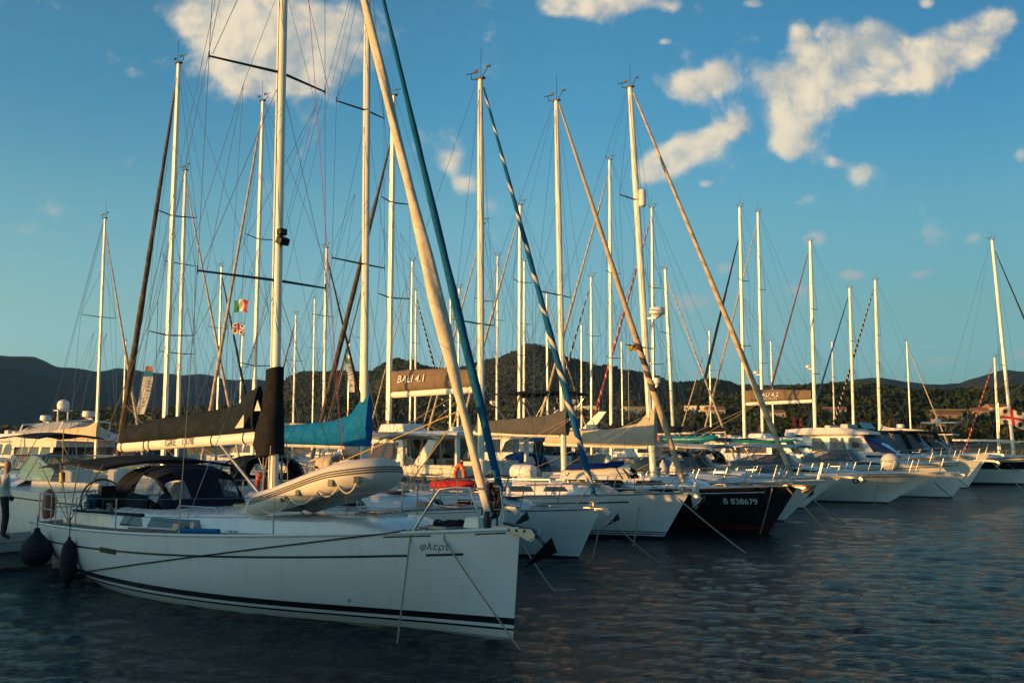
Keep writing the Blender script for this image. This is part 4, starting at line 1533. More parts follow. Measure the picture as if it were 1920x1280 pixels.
    if style == 'flybridge':
        xf, xa = -L * .40, -L * .80
        hh = saloon
        w1 = B * .42
        rings = []
        # saloon body as a loft of side outlines from front to back
        body = [(xf + 1.1, zt - .2, zt - .10, .58), (xf, zt - .25, zt + hh * .52, .80), (xf - 1.15, zt - .3, zt + hh, .92), (xf - 2.4, zt - .35, zt + hh + .05, 1.0), (xa, zt - .5, zt + hh, 1.0)]
        for x, zl, zh, k in body:
            w = w1 * k
            rings.append([Vector((x, -w, zl)), Vector((x, -w * .99, lerp(zl, zh, .35))), Vector((x, -w * .93, lerp(zl, zh, .93))), Vector((x, -w * .82, zh)), Vector((x, 0, zh + .05)), Vector((x, w * .82, zh)), Vector((x, w * .93, lerp(zl, zh, .93))), Vector((x, w * .99, lerp(zl, zh, .35))), Vector((x, w, zl))])
        sl = MB().loft(rings, False, False).build('saloon', M_WHITE, root, 40)
        wb = MB()
        for sg in (-1, 1):
            for (a, b_) in ((.85, 1.85), (1.95, 3.1), (3.2, 4.3)):
                xs = [xf - a, xf - b_]
                if xs[1] < xa + .1:
                    continue
                wb.add([Vector((xs[0], sg * (w1 * .985 + .01), zt + hh * .20)), Vector((xs[1], sg * (w1 * .998 + .01), zt + hh * .18)), Vector((xs[1], sg * (w1 * .935 + .012), zt + hh * .86)), Vector((xs[0] - .25, sg * (w1 * .925 + .012), zt + hh * .86))], [(0, 1, 2, 3)])
        wb.build('side_window', gl, sl, 0)
        sc_ = MB()
        lo = [Vector((xf + .82, k * w1 * .58, zt + .03 + .02 * (1 - k * k))) for k in (-1, -.5, 0, .5, 1)]
        hi = [Vector((xf - .95, k * w1 * .80, zt + hh * .92 + .06 + .02 * (1 - k * k))) for k in (-1, -.5, 0, .5, 1)]
        off = Vector((.05, 0, .05))
        sc_.loft([[p + off for p in lo], [p + off for p in hi]], False, False)
        for sg in (-1, 1):
            sc_.add([lo[0 if sg < 0 else -1] + off, hi[0 if sg < 0 else -1] + off, Vector((xf - .80, sg * (w1 * .955 + .012), zt + hh * .80)), Vector((xf - .25, sg * (w1 * .97 + .012), zt + hh * .16))], [(0, 1, 2, 3)])
        sc_.build('windscreen', scr or gl, sl, 0)
        # flybridge coaming and roof overhang
        zf = zt + hh + .03
        rings = []
        for i in range(10):
            f = i / 9
            x = lerp(xf - .62, xa - 1.1, f)
            w = w1 * (.70 + .36 * sm(f / .35))
            top_ = .16 + .30 * sm(f / .30) * (1 - .35 * sm((f - .7) / .3))
            rings.append([Vector((x, -w, zf)), Vector((x, -w * 1.02, zf + .10)), Vector((x, -w * .92, zf + top_)), Vector((x, -w * .84, zf + top_)), Vector((x, -w * .78, zf + .14)), Vector((x, w * .78, zf + .14)), Vector((x, w * .84, zf + top_)), Vector((x, w * .92, zf + top_)), Vector((x, w * 1.02, zf + .10)), Vector((x, w, zf))])
        fl = MB().loft(rings).build('flybridge', M_WHITE, root, 40)
        vb = MB().loft([[Vector((xf - .95, k * w1 * .8, zf + .40)) for k in (-1, -.5, 0, .5, 1)], [Vector((xf - 1.3, k * w1 * .78, zf + .80)) for k in (-1, -.5, 0, .5, 1)]], False, False)
        vb.build('wind_deflector', M_TINT, fl)
        MB().box((xf - 2.3, 0, zf + .45), (.5, w1 * 1.2, .5)).box((xf - 3.4, 0, zf + .40), (.4, w1 * 1.3, .45)).build('helm_seat', M_CVWHITE, fl, bevel=.05)
        if arch:
            ab = MB()
            xr = xa - .6
            for sg in (-1, 1):
                ab.tube([(xr + .5, sg * w1 * .95, zf), (xr, sg * w1 * .85, zf + 1.0), (xr - .1, 0, zf + 1.12)], .06, 6)
            ab.build('radar_arch', M_WHITE, fl)
            radar(fl, (xr - .1, 0, zf + 1.32), .34, .30)
        cb = MB()
        for sg in (-1, 1):
            cb.box((xa - L * .08, sg * B * .43, h.fs + .25), (L * .2, .2, .6))
        cb.build('cockpit_coaming', M_WHITE, root, bevel=.04)
    if bim:
        z_b = bim[0]
        bimini(h, root, bim[1], bim[2], z_b, B * .42, bim[3])
    if rail:
        b = MB()
        x0 = -L * .50
        N = 7
        for sg in (-1, 1):
            tops = []
            for i in range(N):
                f = i / (N - 1)
                x = lerp(x0, h.ov - .25, f)
                e = h.edge(x, sg, .05)
                t = e + Vector((.20, -sg * .02, lerp(.42, .62, f)))
                b.tube([e, t], .011, 5)
                tops.append(t)
            tops.append(Vector((h.ov + .22, 0, h.fb + .64)))
            b.tube([h.edge(x0 - .35, sg, .05)] + tops, .015, 6)
        b.build('bow_rail', M_STEEL, root)
    if plat:
        pb = MB().box((h.ov + .15, 0, h.fb - .01), (1.0, .40, .07), 0, 0, (1, .9))
        pb.build('bow_platform', M_WHITE if detail else M_DECK, root, bevel=.02)
        anchor(root, h.ov + .55, h.fb + .02, s=.8)
    return root, h


M_SCRBLUE = mat('royal blue screen cover', (.006, .02, .12), .6, var=.15, bump=.2)
m0p = row(34.6, -12.4)
m0 = motorboat('white open sport cruiser with raked windscreen behind the black-hulled yacht', m0p, ANG_A, L=9.5, B=3.2, fb=1.45, fs=1.2, ov=1.5, style='cruiser', plat=False)
bp = place_bow(1505, 952)
m1 = motorboat('white motor boat with long bow platform just right of the black-hulled yacht', bp, ANG_A, L=9.0, B=3.0, fb=1.38, fs=1.1, ov=1.75, style='cruiser', arch=True)
bp = place_bow(1664, 942)
m2 = motorboat('white cruiser with a long raked bow and a dark letter D on its hull', bp, ANG_A, L=9.6, B=3.0, fb=1.46, fs=1.2, ov=2.6, style='cruiser')
lettering('D', .36, lambda x, y: m2[1].on(-1.15 + x, .98 + y, -1, .008), M_LETTER, m2[0], bold=.008)
m3 = motorboat('white cabin cruiser with bow anchor between white cruiser with the letter D and blue-screened yacht', row(55, -10.9), ANG_A, L=9.8, B=3.2, fb=1.9, fs=1.3, ov=1.5, style='cruiser', arch=True)
bp = place_bow(1815, 914)
m4 = motorboat('big white flybridge yacht with blue windscreen cover', bp, ANG_A, L=12.5, B=4.1, fb=2.15, fs=1.5, ov=1.35, style='flybridge', scr=M_SCRBLUE, saloon=1.32)
lettering('D', .5, lambda x, y: m4[1].on(-.8 + x, 1.42 + y, -1, .008), M_LETTER, m4[0], bold=.01)
m5 = motorboat('white motor yacht with black topside band and long black hardtop', row(75.5, -10.4), ANG_A, L=12, B=3.8, fb=1.95, fs=1.4, ov=1.9, style='hardtop', hull=M_HULLBAND, dark=True)
m6 = motorboat('white motor yacht with black hardtop at the far right end of the row', row(83, -10.4), ANG_A, L=12.5, B=4.0, fb=2.0, fs=1.5, ov=2.0, style='hardtop', hull=M_HULLWHITE)
# ================================================================== the far side of the pontoon and the rows behind
def far_sail(label, px, py, Y, d, rake=.3, genoa=None, cover=None, hull=None, gr=.09, mr=.085, spr=(.38, .68), m=None, boomz=3.0, detail=0, sw=.95, group=None, dodger=None, wire=.009, gfrac=.95, cov_h=.45, booml=None, L=None, rad=None, bim=None, mxf=.385):
    zt = P(px, py, Y).z
    L = L or max(8.0, min(14.5, zt * .70))
    mx = -L * mxf
    ang = ANG_A if d == 'A' else ANG_B
    o, zt = place_from_top(px, py, Y, ang, mx, rake)
    return sailboat(label, o, ang, L=L, B=L * .31, fb=1.15 + L * .022, fs=1.0, ov=L * .06, hull=hull or M_HULLWHITE, mx=mx, mz=zt, mr=mr, rake=rake, spr=spr, sw=sw, genoa=genoa, gr=gr, gfrac=gfrac,
                    cover=cover, coverh=cov_h, boomz=boomz, booml=booml or L * .38, detail=detail, mastm=m or (M_MASTW, M_MASTG, M_MAST)[int(px) % 3], wire=wire, dodger=dodger, rad=rad, bim=bim)


far_sail('tall sailboat with brown-grey rolled foresail whose mast stands left of the black-covered boom', 335, 120, 36, 'B', genoa=SAIL_DARK, gr=.11, mr=.10, m=M_MAST, spr=(.33, .62), cover=M_CVDARK, wire=.008, mxf=.21, detail=1, bim=M_CVNAVY, dodger=M_CVNAVY)
far_sail('sailboat with thin cream rolled foresail and tall mast just left of the front cruiser\'s mast', 493, 190, 39.4, 'B', genoa=SAIL_CREAM, gr=.07, m=M_MASTW, spr=(.28, .62), cover=M_CVBEIGE, mxf=.24, detail=1, bim=M_CVBEIGE, dodger=M_CVBEIGE)
far_sail('white-masted sailboat with two thin spreaders behind the black boom cover', 348, 320, 48, 'A', genoa=SAIL_CREAM, gr=.06, mr=.10, m=M_MASTW, cover=M_CVNAVY, detail=1, dodger=M_CVGREY)
far_sail('sailboat with slender mast and beige sail cover at the far left', 197, 410, 50, 'A', genoa=SAIL_CREAM, gr=.06, mr=.085, cover=M_CVBEIGE, spr=(.60,), boomz=2.9, cov_h=.6, booml=4.6, detail=1, dodger=M_CVNAVY)
far_sail('sailboat with dark rolled foresail seen through the front cruiser\'s rigging', 415, 500, 74, 'A', genoa=SAIL_BLACK, gr=.10, mr=.10, cover=M_CVNAVY)
far_sail('sailboat with black rolled foresail between the front cruiser and the blue foresail', 612, 465, 62, 'A', genoa=SAIL_BLACK, gr=.09, mr=.10, cover=M_CVWHITE)
far_sail('small distant sailboat behind the blue sail cover, with a short mast', 555, 590, 80, 'B', genoa=SAIL_MAROON, gr=.09)
far_sail('distant sailboat with white mast left of the taupe boom bag', 680, 530, 86, 'B', genoa=SAIL_DARK, gr=.10, mr=.10, cover=M_CVBLUE)
far_sail('distant sailboat with thin mast above the taupe boom bag', 773, 490, 92, 'B', genoa=SAIL_CREAM, gr=.07, mr=.10)
far_sail('distant sailboat with black-and-white rolled foresail behind the beige foresail', 780, 545, 100, 'A', genoa=SAIL_STRIPE, gr=.12, mr=.11)
far_sail('distant sailboat hidden behind the lower beige foresail, mast tip showing', 845, 535, 95, 'A', mr=.11)
far_sail('distant sailboat whose mast stands right behind the beige foresail', 861, 540, 78, 'B', mr=.09, genoa=SAIL_CREAM, gr=.06)
far_sail('distant sailboat with slender mast right of the candy-striped sloop\'s mast', 933, 480, 80, 'B', mr=.09, genoa=SAIL_CREAM, gr=.06, rad=6)
far_sail('sailboat with beige mast and long beige rolled foresail below the pointed hill', 975, 385, 54, 'B', genoa=SAIL_CREAM, gr=.08, mr=.10, m=M_MAST, spr=(.42, .7), cover=M_CVBEIGE, detail=1, bim=M_CVBEIGE, dodger=M_CVNAVY)
far_sail('distant white-masted sailboat close beside the beige mast below the pointed hill', 983, 490, 75, 'B', mr=.09)
far_sail('distant sailboat with cream mast in front of the pointed hill', 1025, 550, 85, 'A', mr=.10, m=M_MAST, genoa=SAIL_CREAM, gr=.06, rad=7)
far_sail('tall sailboat with beige rolled foresail and navy sail cover between the two sloops', 1143, 300, 62, 'B', genoa=SAIL_CREAM, gr=.09, mr=.11, cover=M_CVNAVY, spr=(.34, .62), boomz=3.3, detail=1, bim=M_CVGREY, dodger=M_CVGREY)
far_sail('tall sailboat with red and white rolled foresail behind the radar dome', 1222, 390, 67, 'B', genoa=SAIL_RED, gr=.09, mr=.11, cover=M_CVNAVY, boomz=3.4, rad=8.3, detail=1, bim=M_CVNAVY, dodger=M_CVNAVY)
far_sail('leaning white-masted sailboat right of the black-hulled yacht\'s mast', 1247, 505, 75, 'A', rake=2.2, genoa=SAIL_CREAM, gr=.08, mr=.13, cover=M_CVBEIGE, spr=(.36, .66))
far_sail('sailboat with two pale rolled foresails and radar right of the second taupe boom bag', 1421, 398, 88, 'B', genoa=SAIL_CREAM, gr=.10, mr=.13, spr=(.38, .68), rad=9)
far_sail('sailboat with reddish rolled foresail and radar in front of the low right-hand ridge', 1519, 452, 94, 'B', genoa=SAIL_MAROON, gr=.11, mr=.16, m=M_MAST, cover=M_CVBEIGE, rad=10)
far_sail('sailboat with plain blue rolled foresail left of the striped one', 1593, 540, 104, 'B', genoa=SAIL_BLUE, gr=.11, mr=.14, m=M_MAST, rake=.4, cover=M_CVBLUE)
far_sail('sailboat with black-and-white rolled foresail and white sail cover above the flybridge yacht', 1641, 525, 112, 'B', genoa=SAIL_STRIPE, gr=.13, mr=.16, rake=.4, cover=M_CVWHITE, cov_h=.9, boomz=3.6)
far_sail('small sailboat with red rolled foresail near the right edge', 1865, 670, 118, 'B', genoa=SAIL_RED, gr=.10, mr=.13)
far_sail('sailboat with raked mast and dark foresail leaving the right edge', 1860, 450, 85, 'A', rake=2.6, genoa=SAIL_BLACK, gr=.09, mr=.13, m=M_MAST, spr=(.42,), L=12)
far_sail('sailboat at the left edge, its rolled foresail leaning into the photo', -60, 420, 58, 'A', genoa=SAIL_CREAM, gr=.08)
for i, (px, py, Y, d) in enumerate(((236, 640, 120, 'A'), (455, 610, 110, 'B'), (590, 560, 118, 'A'), (655, 640, 135, 'B'), (1090, 610, 120, 'B'), (1165, 640, 130, 'A'), (1330, 620, 128, 'B'), (1445, 640, 140, 'A'), (1560, 640, 140, 'B'), (1700, 640, 138, 'A'))):
    where = ('left of the tall brown-sailed boat', 'behind the Italian flag', 'behind the hood of blue sail cover', 'behind the white banner', 'below the hill right of the pointed peak', 'behind the tan rolled foresail',
             'left of the second taupe boom bag', 'right of the second taupe boom bag', 'left of the blue rolled foresail', 'right of the white sail cover')[i]
    far_sail('small distant sailboat %s, bare mast' % where, px, py, Y, d, mr=.10, wire=.008, genoa=None if i % 3 else SAIL_CREAM, cover=(M_CVNAVY, M_CVBEIGE, M_CVBLUE)[i % 3])


# ------------------------------------------------------------------ catamarans
def catamaran(label, px, py, Y, title, sub=None, L=12.2):
    mx = -5.2
    o, zt = place_from_top(px, py, Y, ANG_B, mx, .2)
    root = thing('catamaran', label, 'catamaran', (o[0], o[1], 0), ANG_B)
    h = Hull(L, 1.8, 1.9, 1.05, ov=.05, tr=.9, keel=.5, zst=-.05, sw=.8)
    root_h[root.name] = h
    for sg in (-1, 1):
        hu = h.mesh('hull', M_HULLWHITE, root, 20, 8)
        hu.location.y = sg * 2.5
        dk = h.deck(M_DECK, root)
        dk.location.y = sg * 2.5
        MB().box((-L + .75, sg * 2.5, .62), (.7, 1.0, .5)).box((-L + .35, sg * 2.5, .38), (.5, 1.0, .4)).build('transom_step', M_WHITE, root, bevel=.03)
    MB().box((-6.6, 0, 1.05), (8.2, 3.6, .75)).build('bridge_deck', M_WHITE, root, bevel=.06)
    MB().box((-1.6, 0, 1.45), (3.0, 3.6, .06)).build('trampoline', M_CVGREY, root)
    # saloon
    sl = MB().slab([(-8.3, 1.40), (-3.6, 1.40), (-4.1, 2.0), (-4.6, 2.95), (-8.3, 2.95)], lambda x, z: 2.5 - (z - 1.4) * .16).build('saloon', M_WHITE, root, bevel=.05)
    w = MB()
    for sg in (-1, 1):
        for (a, b) in ((-8.0, -6.6), (-6.45, -4.75)):
            w.add([(a, sg * (2.5 - .7 * .16 + .01), 2.05), (b + .2, sg * (2.5 - .7 * .16 + .01), 2.05), (b, sg * (2.5 - 1.3 * .16 + .012), 2.75), (a, sg * (2.5 - 1.3 * .16 + .012), 2.75)], [(0, 1, 2, 3)])
    w.build('side_window', M_BROWNGLASS, sl, 0)
    for k, (a, b) in enumerate(((-2.15, -1.25), (-1.15, -.05), (.05, 1.15), (1.25, 2.15))):
        p = MB().box((-8.33, (a + b) / 2, 2.12 if k in (1, 2) else 2.3), (.03, b - a, 1.5 if k in (1, 2) else 1.15)).build('glass_door', M_BROWNGLASS, sl)
        MB().box((-8.35, a - .02, 2.15), (.06, .07, 1.55)).build('door_frame', M_CREAM, p)
        MB().box((-8.35, b + .02, 2.15), (.06, .05, 1.55)).build('door_frame', M_CREAM, p)
    rings = []
    for i in range(9):
        f = i / 8
        x = lerp(-11.6, -3.9, f)
        w_ = 2.75 * (1 - .16 * max(0, f - .6) / .4)
        z = 3.02 - .12 * max(0, f - .7) / .3
        rings.append([Vector((x, -w_, z)), Vector((x, -w_ * 1.01, z + .10)), Vector((x, -w_ * .95, z + .17)), Vector((x, 0, z + .26)), Vector((x, w_ * .95, z + .17)), Vector((x, w_ * 1.01, z + .10)), Vector((x, w_, z)), Vector((x, 0, z - .01))])
    ro = MB().loft(rings).build('hardtop', M_WHITE, root, 40)
    MB().box((-6.9, .9, 3.4), (1.6, 1.5, .35), 0, 0, (.8, .9)).build('helm_console', M_WHITE, ro, bevel=.06)
    MB().loft([[Vector((-6.0, y, 3.3)) for y in (-1.6, 0, 1.6)], [Vector((-6.3, y, 3.75)) for y in (-1.5, 0, 1.5)]], False, False).build('wind_deflector', M_TINT, ro)
    pb = MB()
    for sg in (-1, 1):
        MB().box((-11.3, sg * 2.35, 2.1), (.12, .22, 1.9)).build('roof_post', M_WHITE, root, bevel=.02)
        MB().box((-8.4, sg * 2.42, 2.1), (.14, .2, 1.9)).build('roof_post', M_WHITE, root, bevel=.02)
    cb = MB().box((-11.2, 0, 1.55), (.5, 3.2, .9))
    for sg in (-1, 1):
        cb.box((-10.0, sg * 2.3, 1.6), (2.4, .5, .5))
    cb.build('cockpit_seat', M_CREAM, root, bevel=.05)
    tb = MB().box((-9.9, 0, 1.98), (1.3, 1.2, .06)).box((-9.9, 0, 1.7), (.2, .2, .6)).build('cockpit_table', M_WOOD, root)
    rb = MB()
    for sg in (-1, 1):
        for k in range(8):
            x = lerp(-L + .9, -.6, k / 7)
            e = h.edge(x) + Vector((0, sg * 3.25 - h.edge(x).y, 0))
            rb.tube([e, e + Vector((0, 0, .62))], .013, 5)
        rb.tube([Vector((-L + .9, sg * 3.25, 1.7)), Vector((-.6, sg * 3.25, 2.45))], .008, 4).tube([Vector((-L + .9, sg * 3.25, 1.4)), Vector((-.6, sg * 3.25, 2.1))], .008, 4)
    rb.build('guard_rail', M_STEEL, root)
    ax, mo = mast_rig(root, mx, 3.0, zt, .135, .2, (.40, .68), 1.05, chain=(3.0, 1.9), chainx=mx - 1.2, detail=1, wire=.009, m=M_MAST)
    furled((-.1, 0, 2.0), ax(zt * .88) + Vector((.15, 0, 0)), [(0, .09), (.3, .13), (.7, .10), (1, .04)], SAIL_DARK if Y < 60 else SAIL_BLACK, root, n=30, k=8)
    za = P(px, 740, Y).z if Y < 60 else P(px, 757, Y).z
    a = ax(za) + Vector((-.2, 0, 0))
    e = a + Vector((-5.4, 0, .10))
    boom_part(root, a, e, .12, M_MASTW)
    cv = sail_cover(root, a + Vector((.05, 0, .1)), e + Vector((.05, 0, .1)), [(0, .98), (.1, 1.0), (.5, .93), (1, .72)], [(0, .14), (.1, .30), (.9, .26), (1, .16)], M_CVTAUPE, n=40, below=.0, k=16, seed=9)
    lj = MB()
    for sg in (-1, 1):
        for f in (.25, .6, .95):
            lj.tube([a.lerp(e, f) + Vector((0, sg * .15, .9)), ax(zt * .66) + Vector((0, sg * .6, 0))], .007, 4)
    lj.tube([e, ax(zt - .1) + Vector((-.15, 0, 0))], .008, 4)
    lj.build('lazy_jack', M_WIRE, root)
    # boat heads away: the side seen from the water is +y, and the writing runs aft

    def on_bag(cx, cz):
        def fn(x, y):
            z = cz + y
            zz = min(1.0, max(0.0, z / .95))
            half = .30 * (max(.02, 1 - (2 * zz - 1) ** 2) ** .4) * (1 - .62 * zz ** 1.6)
            return Vector((a.x - cx - x, half + .07, a.z + .10 + z))
        return fn
    lettering(title, .46, on_bag(1.42 if Y < 60 else 2.0, .55), M_LETTERW, root, bold=.004, space=1.05)
    if sub:
        lettering(sub, .2, on_bag(2.0, .22), M_LETTERW, root, space=1.3)
    return root


catamaran('charter catamaran with taupe boom bag and brown glass doors behind the grey dinghy', 738, 180, 45.7, 'BALI 4.1')
catamaran('charter catamaran with taupe boom bag farther right, behind the white cruisers', 1387, 388, 79.8, 'BALI 4.2', 'OPEN SPACE')

# stern-to neighbours on the far side of the pontoon
far_sail('sailboat with white sail cover and short mast right of the charter catamaran', 905, 420, 50, 'B', genoa=SAIL_CREAM, gr=.06, cover=M_CVWHITE, detail=1, bim=M_CVBLUE, dodger=M_CVBLUE, mr=.085)
far_sail('sailboat with grey canopy stern towards us behind the tan rolled foresail', 1108, 520, 66, 'B', genoa=SAIL_STRIPE, gr=.07, cover=M_CVGREY, detail=1, bim=M_CVGREY, mr=.085)

# ------------------------------------------------------------------ motor boats around
M_LIME = mat('greenish windscreen', (.20, .36, .24), .12, var=.2, alpha=.55, vscale=1.2)
lb = motorboat('white motor cruiser with greenish windscreen behind the front cruiser\'s stern', row(17.4, -34.0), ANG_B, L=10.2, B=3.5, fb=1.75, fs=1.25, ov=1.2, style='cruiser', glass=M_LIME, seat=M_CVWHITE)
c0 = P(62, 845, 40)
motorboat('white open motor boat with navy bimini at the left edge', (c0.x - 3.8, c0.y + 2.9), ANG_B, L=9, B=3.2, fb=1.6, fs=1.2, ov=1.2, style='cruiser', bim=(3.0, -7.6, -4.2, M_CVNAVY))
for (px, Y, lab, kw) in ((20, 66, 'white flybridge yacht with radar dome at the left edge', dict(arch=True)),
                         (88, 58, 'white motor yacht under a pale tent canopy with a domed mast', dict(arch=True)),
                         (262, 74, 'white flybridge yacht with dark windows behind the end of the black boom cover', dict(arch=True, glass=M_GLASS)),
                         (165, 88, 'distant white motor yacht between two bare masts at left', dict()),
                         (1150, 98, 'distant white motor yacht behind the beige-covered boom', dict(arch=True)),
                         (1600, 92, 'white motor yacht behind the flybridge yacht with blue windscreen cover', dict(arch=True)),
                         (1030, 84, 'distant white motor yacht below the pointed hill', dict(arch=True)),
                         (1330, 88, 'distant white motor yacht left of the farther catamaran', dict()),
                         (620, 92, 'distant white motor yacht behind the blue sail cover', dict(arch=True)),
                         (470, 84, 'distant white motor yacht behind the black sail cover', dict()),
                         ):
    c = P(px, 830, Y)
    mb_, hb_ = motorboat(lab, (c.x - 4.5, c.y + 3.4), ANG_B, L=11.5, B=3.9, fb=1.9, fs=1.4, ov=1.3, style='flybridge', rail=Y < 70, plat=False, detail=0, **kw)
    if px == 88:
        rings = []
        for i in range(5):
            x = lerp(-9.8, -5.0, i / 4)
            rings.append([Vector((x, -1.75, 2.55)), Vector((x, -1.7, 3.3)), Vector((x, -.3, 4.0 - abs(i - 2) * .05)), Vector((x, .3, 4.0 - abs(i - 2) * .05)), Vector((x, 1.7, 3.3)), Vector((x, 1.75, 2.55))])
        b = MB().loft(rings, True, True)
        b.build('tent_canopy', M_CVWHITE, mb_, 30)
        d = MB().tube([(-7.2, .3, 3.9), (-7.2, .3, 4.6)], .05, 6).tube([(-7.2, -.3, 3.9), (-7.2, -.3, 4.6)], .05, 6).box((-7.2, 0, 4.62), (.5, .9, .06))
        d.lathe((-7.2, 0, 4.66), [(.2, 0), (.32, .06), (.34, .3), (.26, .5), (.05, .60)], 16)
        d.build('radar_dome', M_WHITE, mb_)
# the yacht with a black flybridge canopy behind the mast of the candy-striped sloop
c = P(925, 830, 54)
yb, yh = motorboat('white flybridge yacht with black canopy on tall poles, behind the blue foresail', (c.x - 5.2, c.y + 3.9), ANG_B, L=13, B=4.3, fb=2.2, fs=1.6, ov=1.4, style='flybridge', arch=False, rail=True, plat=False, glass=M_GLASS)
bimini(yh, yb, -11.6, -7.2, 5.35, 1.7, M_CVBLACK, legs=False)
b = MB()
for sg in (-1, 1):
    for (x0, x1) in ((-11.4, -10.0), (-7.4, -8.8), (-9.4, -10.4)):
        b.tube([(x0, sg * 1.65, 5.3), (x1, sg * 1.5, 3.5)], .03, 5)
b.build('canopy_pole', M_STEEL, yb)
b = MB()
for sg in (-1, 1):
    b.slab([(-11.2, 2.9), (-10.2, 2.9), (-12.0, 4.4), (-12.5, 4.4)], .07)
    for i in range(len(b.v) - 8, len(b.v)):
        b.v[i] = (b.v[i][0], b.v[i][1] + sg * 1.95, b.v[i][2])
b.build('arch_wing', M_WHITE, yb, bevel=.03)
MB().box((-10.6, .9, 3.75), (1.2, .5, .35)).build('cushion', M_ORANGE, yb, bevel=.06)
# dark hull with navy rolled cover beside it
motorboat('dark navy motor boat with white cabin behind the white sloop\'s boom', row(33.5, -34.5), ANG_B, L=10, B=3.4, fb=1.8, fs=1.4, ov=1.2, style='cruiser', hull=M_HULLNAVY, arch=True)
# sport fisher with a tower on the right
c = P(1735, 815, 90)
sf, sh = motorboat('sport fishing boat with tower and white hardtop on the right', (c.x - 4, c.y + 3), ANG_B, L=10.5, B=3.6, fb=1.9, fs=1.2, ov=1.3, style='cruiser', plat=False)
b = MB()
for sx in (-7.4, -5.4):
    for sg in (-1, 1):
        b.tube([(sx, sg * 1.4, 1.6), (lerp(sx, -6.4, .35), sg * 1.1, 3.6), (lerp(sx, -6.4, .5), sg * .8, 4.6)], .035, 5)
b.tube([(-7, 1.2, 3.6), (-13, 3.6, 8.4)], .03, 5).tube([(-7, -1.2, 3.6), (-13, -3.6, 8.4)], .03, 5)
b.build('tower', M_STEEL, sf)
MB().box((-6.4, 0, 4.65), (2.9, 2.3, .10)).box((-6.4, 0, 3.6), (2.4, 2.4, .09)).build('tower_roof', M_WHITE, sf, bevel=.03)
MB().lathe((-6.2, .2, 4.7), [(.2, 0), (.26, .08), (.22, .26), (.05, .34)], 12).build('radar', M_WHITE, sf)
# boats carrying the boards: white sun tops
for (rt, hh) in ((m1[0], m1[1]), (m2[0], m2[1])):
    bimini(hh, rt, -hh.L * .90, -hh.L * .40, 2.62, hh.B * .44, M_CVWHITE)


def board(name, label, cat, boat, x, y, z, ln, w, th, m, tip=None, cockpit=False):
    t = thing(name, label, cat, world_of(boat, (x, y, z)), boat.rotation_euler.z + .03)
    rings = []
    for i in range(21):
        f = i / 20
        k = max(.02, (1 - abs(2 * f - 1) ** 2.6)) ** .6
        zz = .10 * abs(2 * f - 1) ** 3
        rings.append([Vector((lerp(-ln / 2, ln / 2, f), w / 2 * k * math.cos(a), zz + th / 2 + th / 2 * k ** .4 * math.sin(a))) for a in [2 * PI * q / 12 for q in range(12)]])
    MB().loft(rings).build('hull', m, t, 60)
    if tip:
        tr = [[p * 1.0 + Vector((0, 0, .0)) for p in r] for r in rings[:4]]
        c_ = [sum(r, Vector()) / len(r) for r in tr]
        MB().loft([[c_[i] + (p - c_[i]) * 1.03 for p in r] for i, r in enumerate(tr)]).build('nose', tip, t, 60)
    if cockpit:
        MB().torus((.1, 0, th * 1.02), .26, .03, 20, 6).build('cockpit_rim', M_BLACK, t)
    MB().box((-ln * .2, 0, th + .01), (.05, w * .9, .025)).box((ln * .2, 0, th + .01), (.05, w * .8, .025)).build('strap', M_BLACK, t)
    return t


board('kayak', 'teal kayak with orange tip lying on a white sun top', 'kayak', m1[0], -5.5, 0, 2.74, 3.3, .66, .34, M_TEAL, M_ORANGE, True)
board('paddle_board', 'green paddle board on the white sun top right of the kayak', 'paddle board', m2[0], -6.0, .1, 2.74, 3.4, .72, .16, M_GREENP)
# ================================================================== pontoon, ropes, fenders, flags, people
def pontoon(name, label, r0, r1, n, wd=2.3):
    a, b = row(r0, n), row(r1, n)
    t = thing(name, label, 'pontoon', ((a[0] + b[0]) / 2, (a[1] + b[1]) / 2, 0), math.atan2(b[1] - a[1], b[0] - a[0]))
    Ln = r1 - r0
    MB().box((0, 0, .50), (Ln, wd, .10)).build('deck', M_PLANK, t)
    MB().box((0, wd / 2 - .06, .44), (Ln, .14, .18)).build('edge_beam', M_GREYDECK, t)
    MB().box((0, -wd / 2 + .06, .44), (Ln, .14, .18)).build('edge_beam', M_GREYDECK, t)
    k = 0
    x = -Ln / 2 + 2
    while x < Ln / 2 - 1 and k < 16:
        MB().box((x, 0, .12), (2.6, wd - .3, .62)).build('float', M_CONC, t, bevel=.04)
        x += 5.2
        k += 1
    return t


pontoon('pontoon', 'low grey mooring pontoon with plank deck at the stern of the front cruiser', -6, 58, -22.6)
pontoon('pontoon', 'farther mooring pontoon between the rows of masts', 20, 95, -62)


def rope(label, pts, m, r=.014, group=None):
    o = MB().tube(pts, r, 6).build('mooring_rope', m, None, 60)
    return tag(o, label, 'mooring rope', group)


def under(p, q, sag=.03):
    """taut line dipping into the water"""
    q = Vector(q)
    d = (q - Vector(p)).normalized()
    return sagline(p, q + d * .15, sag, 10)


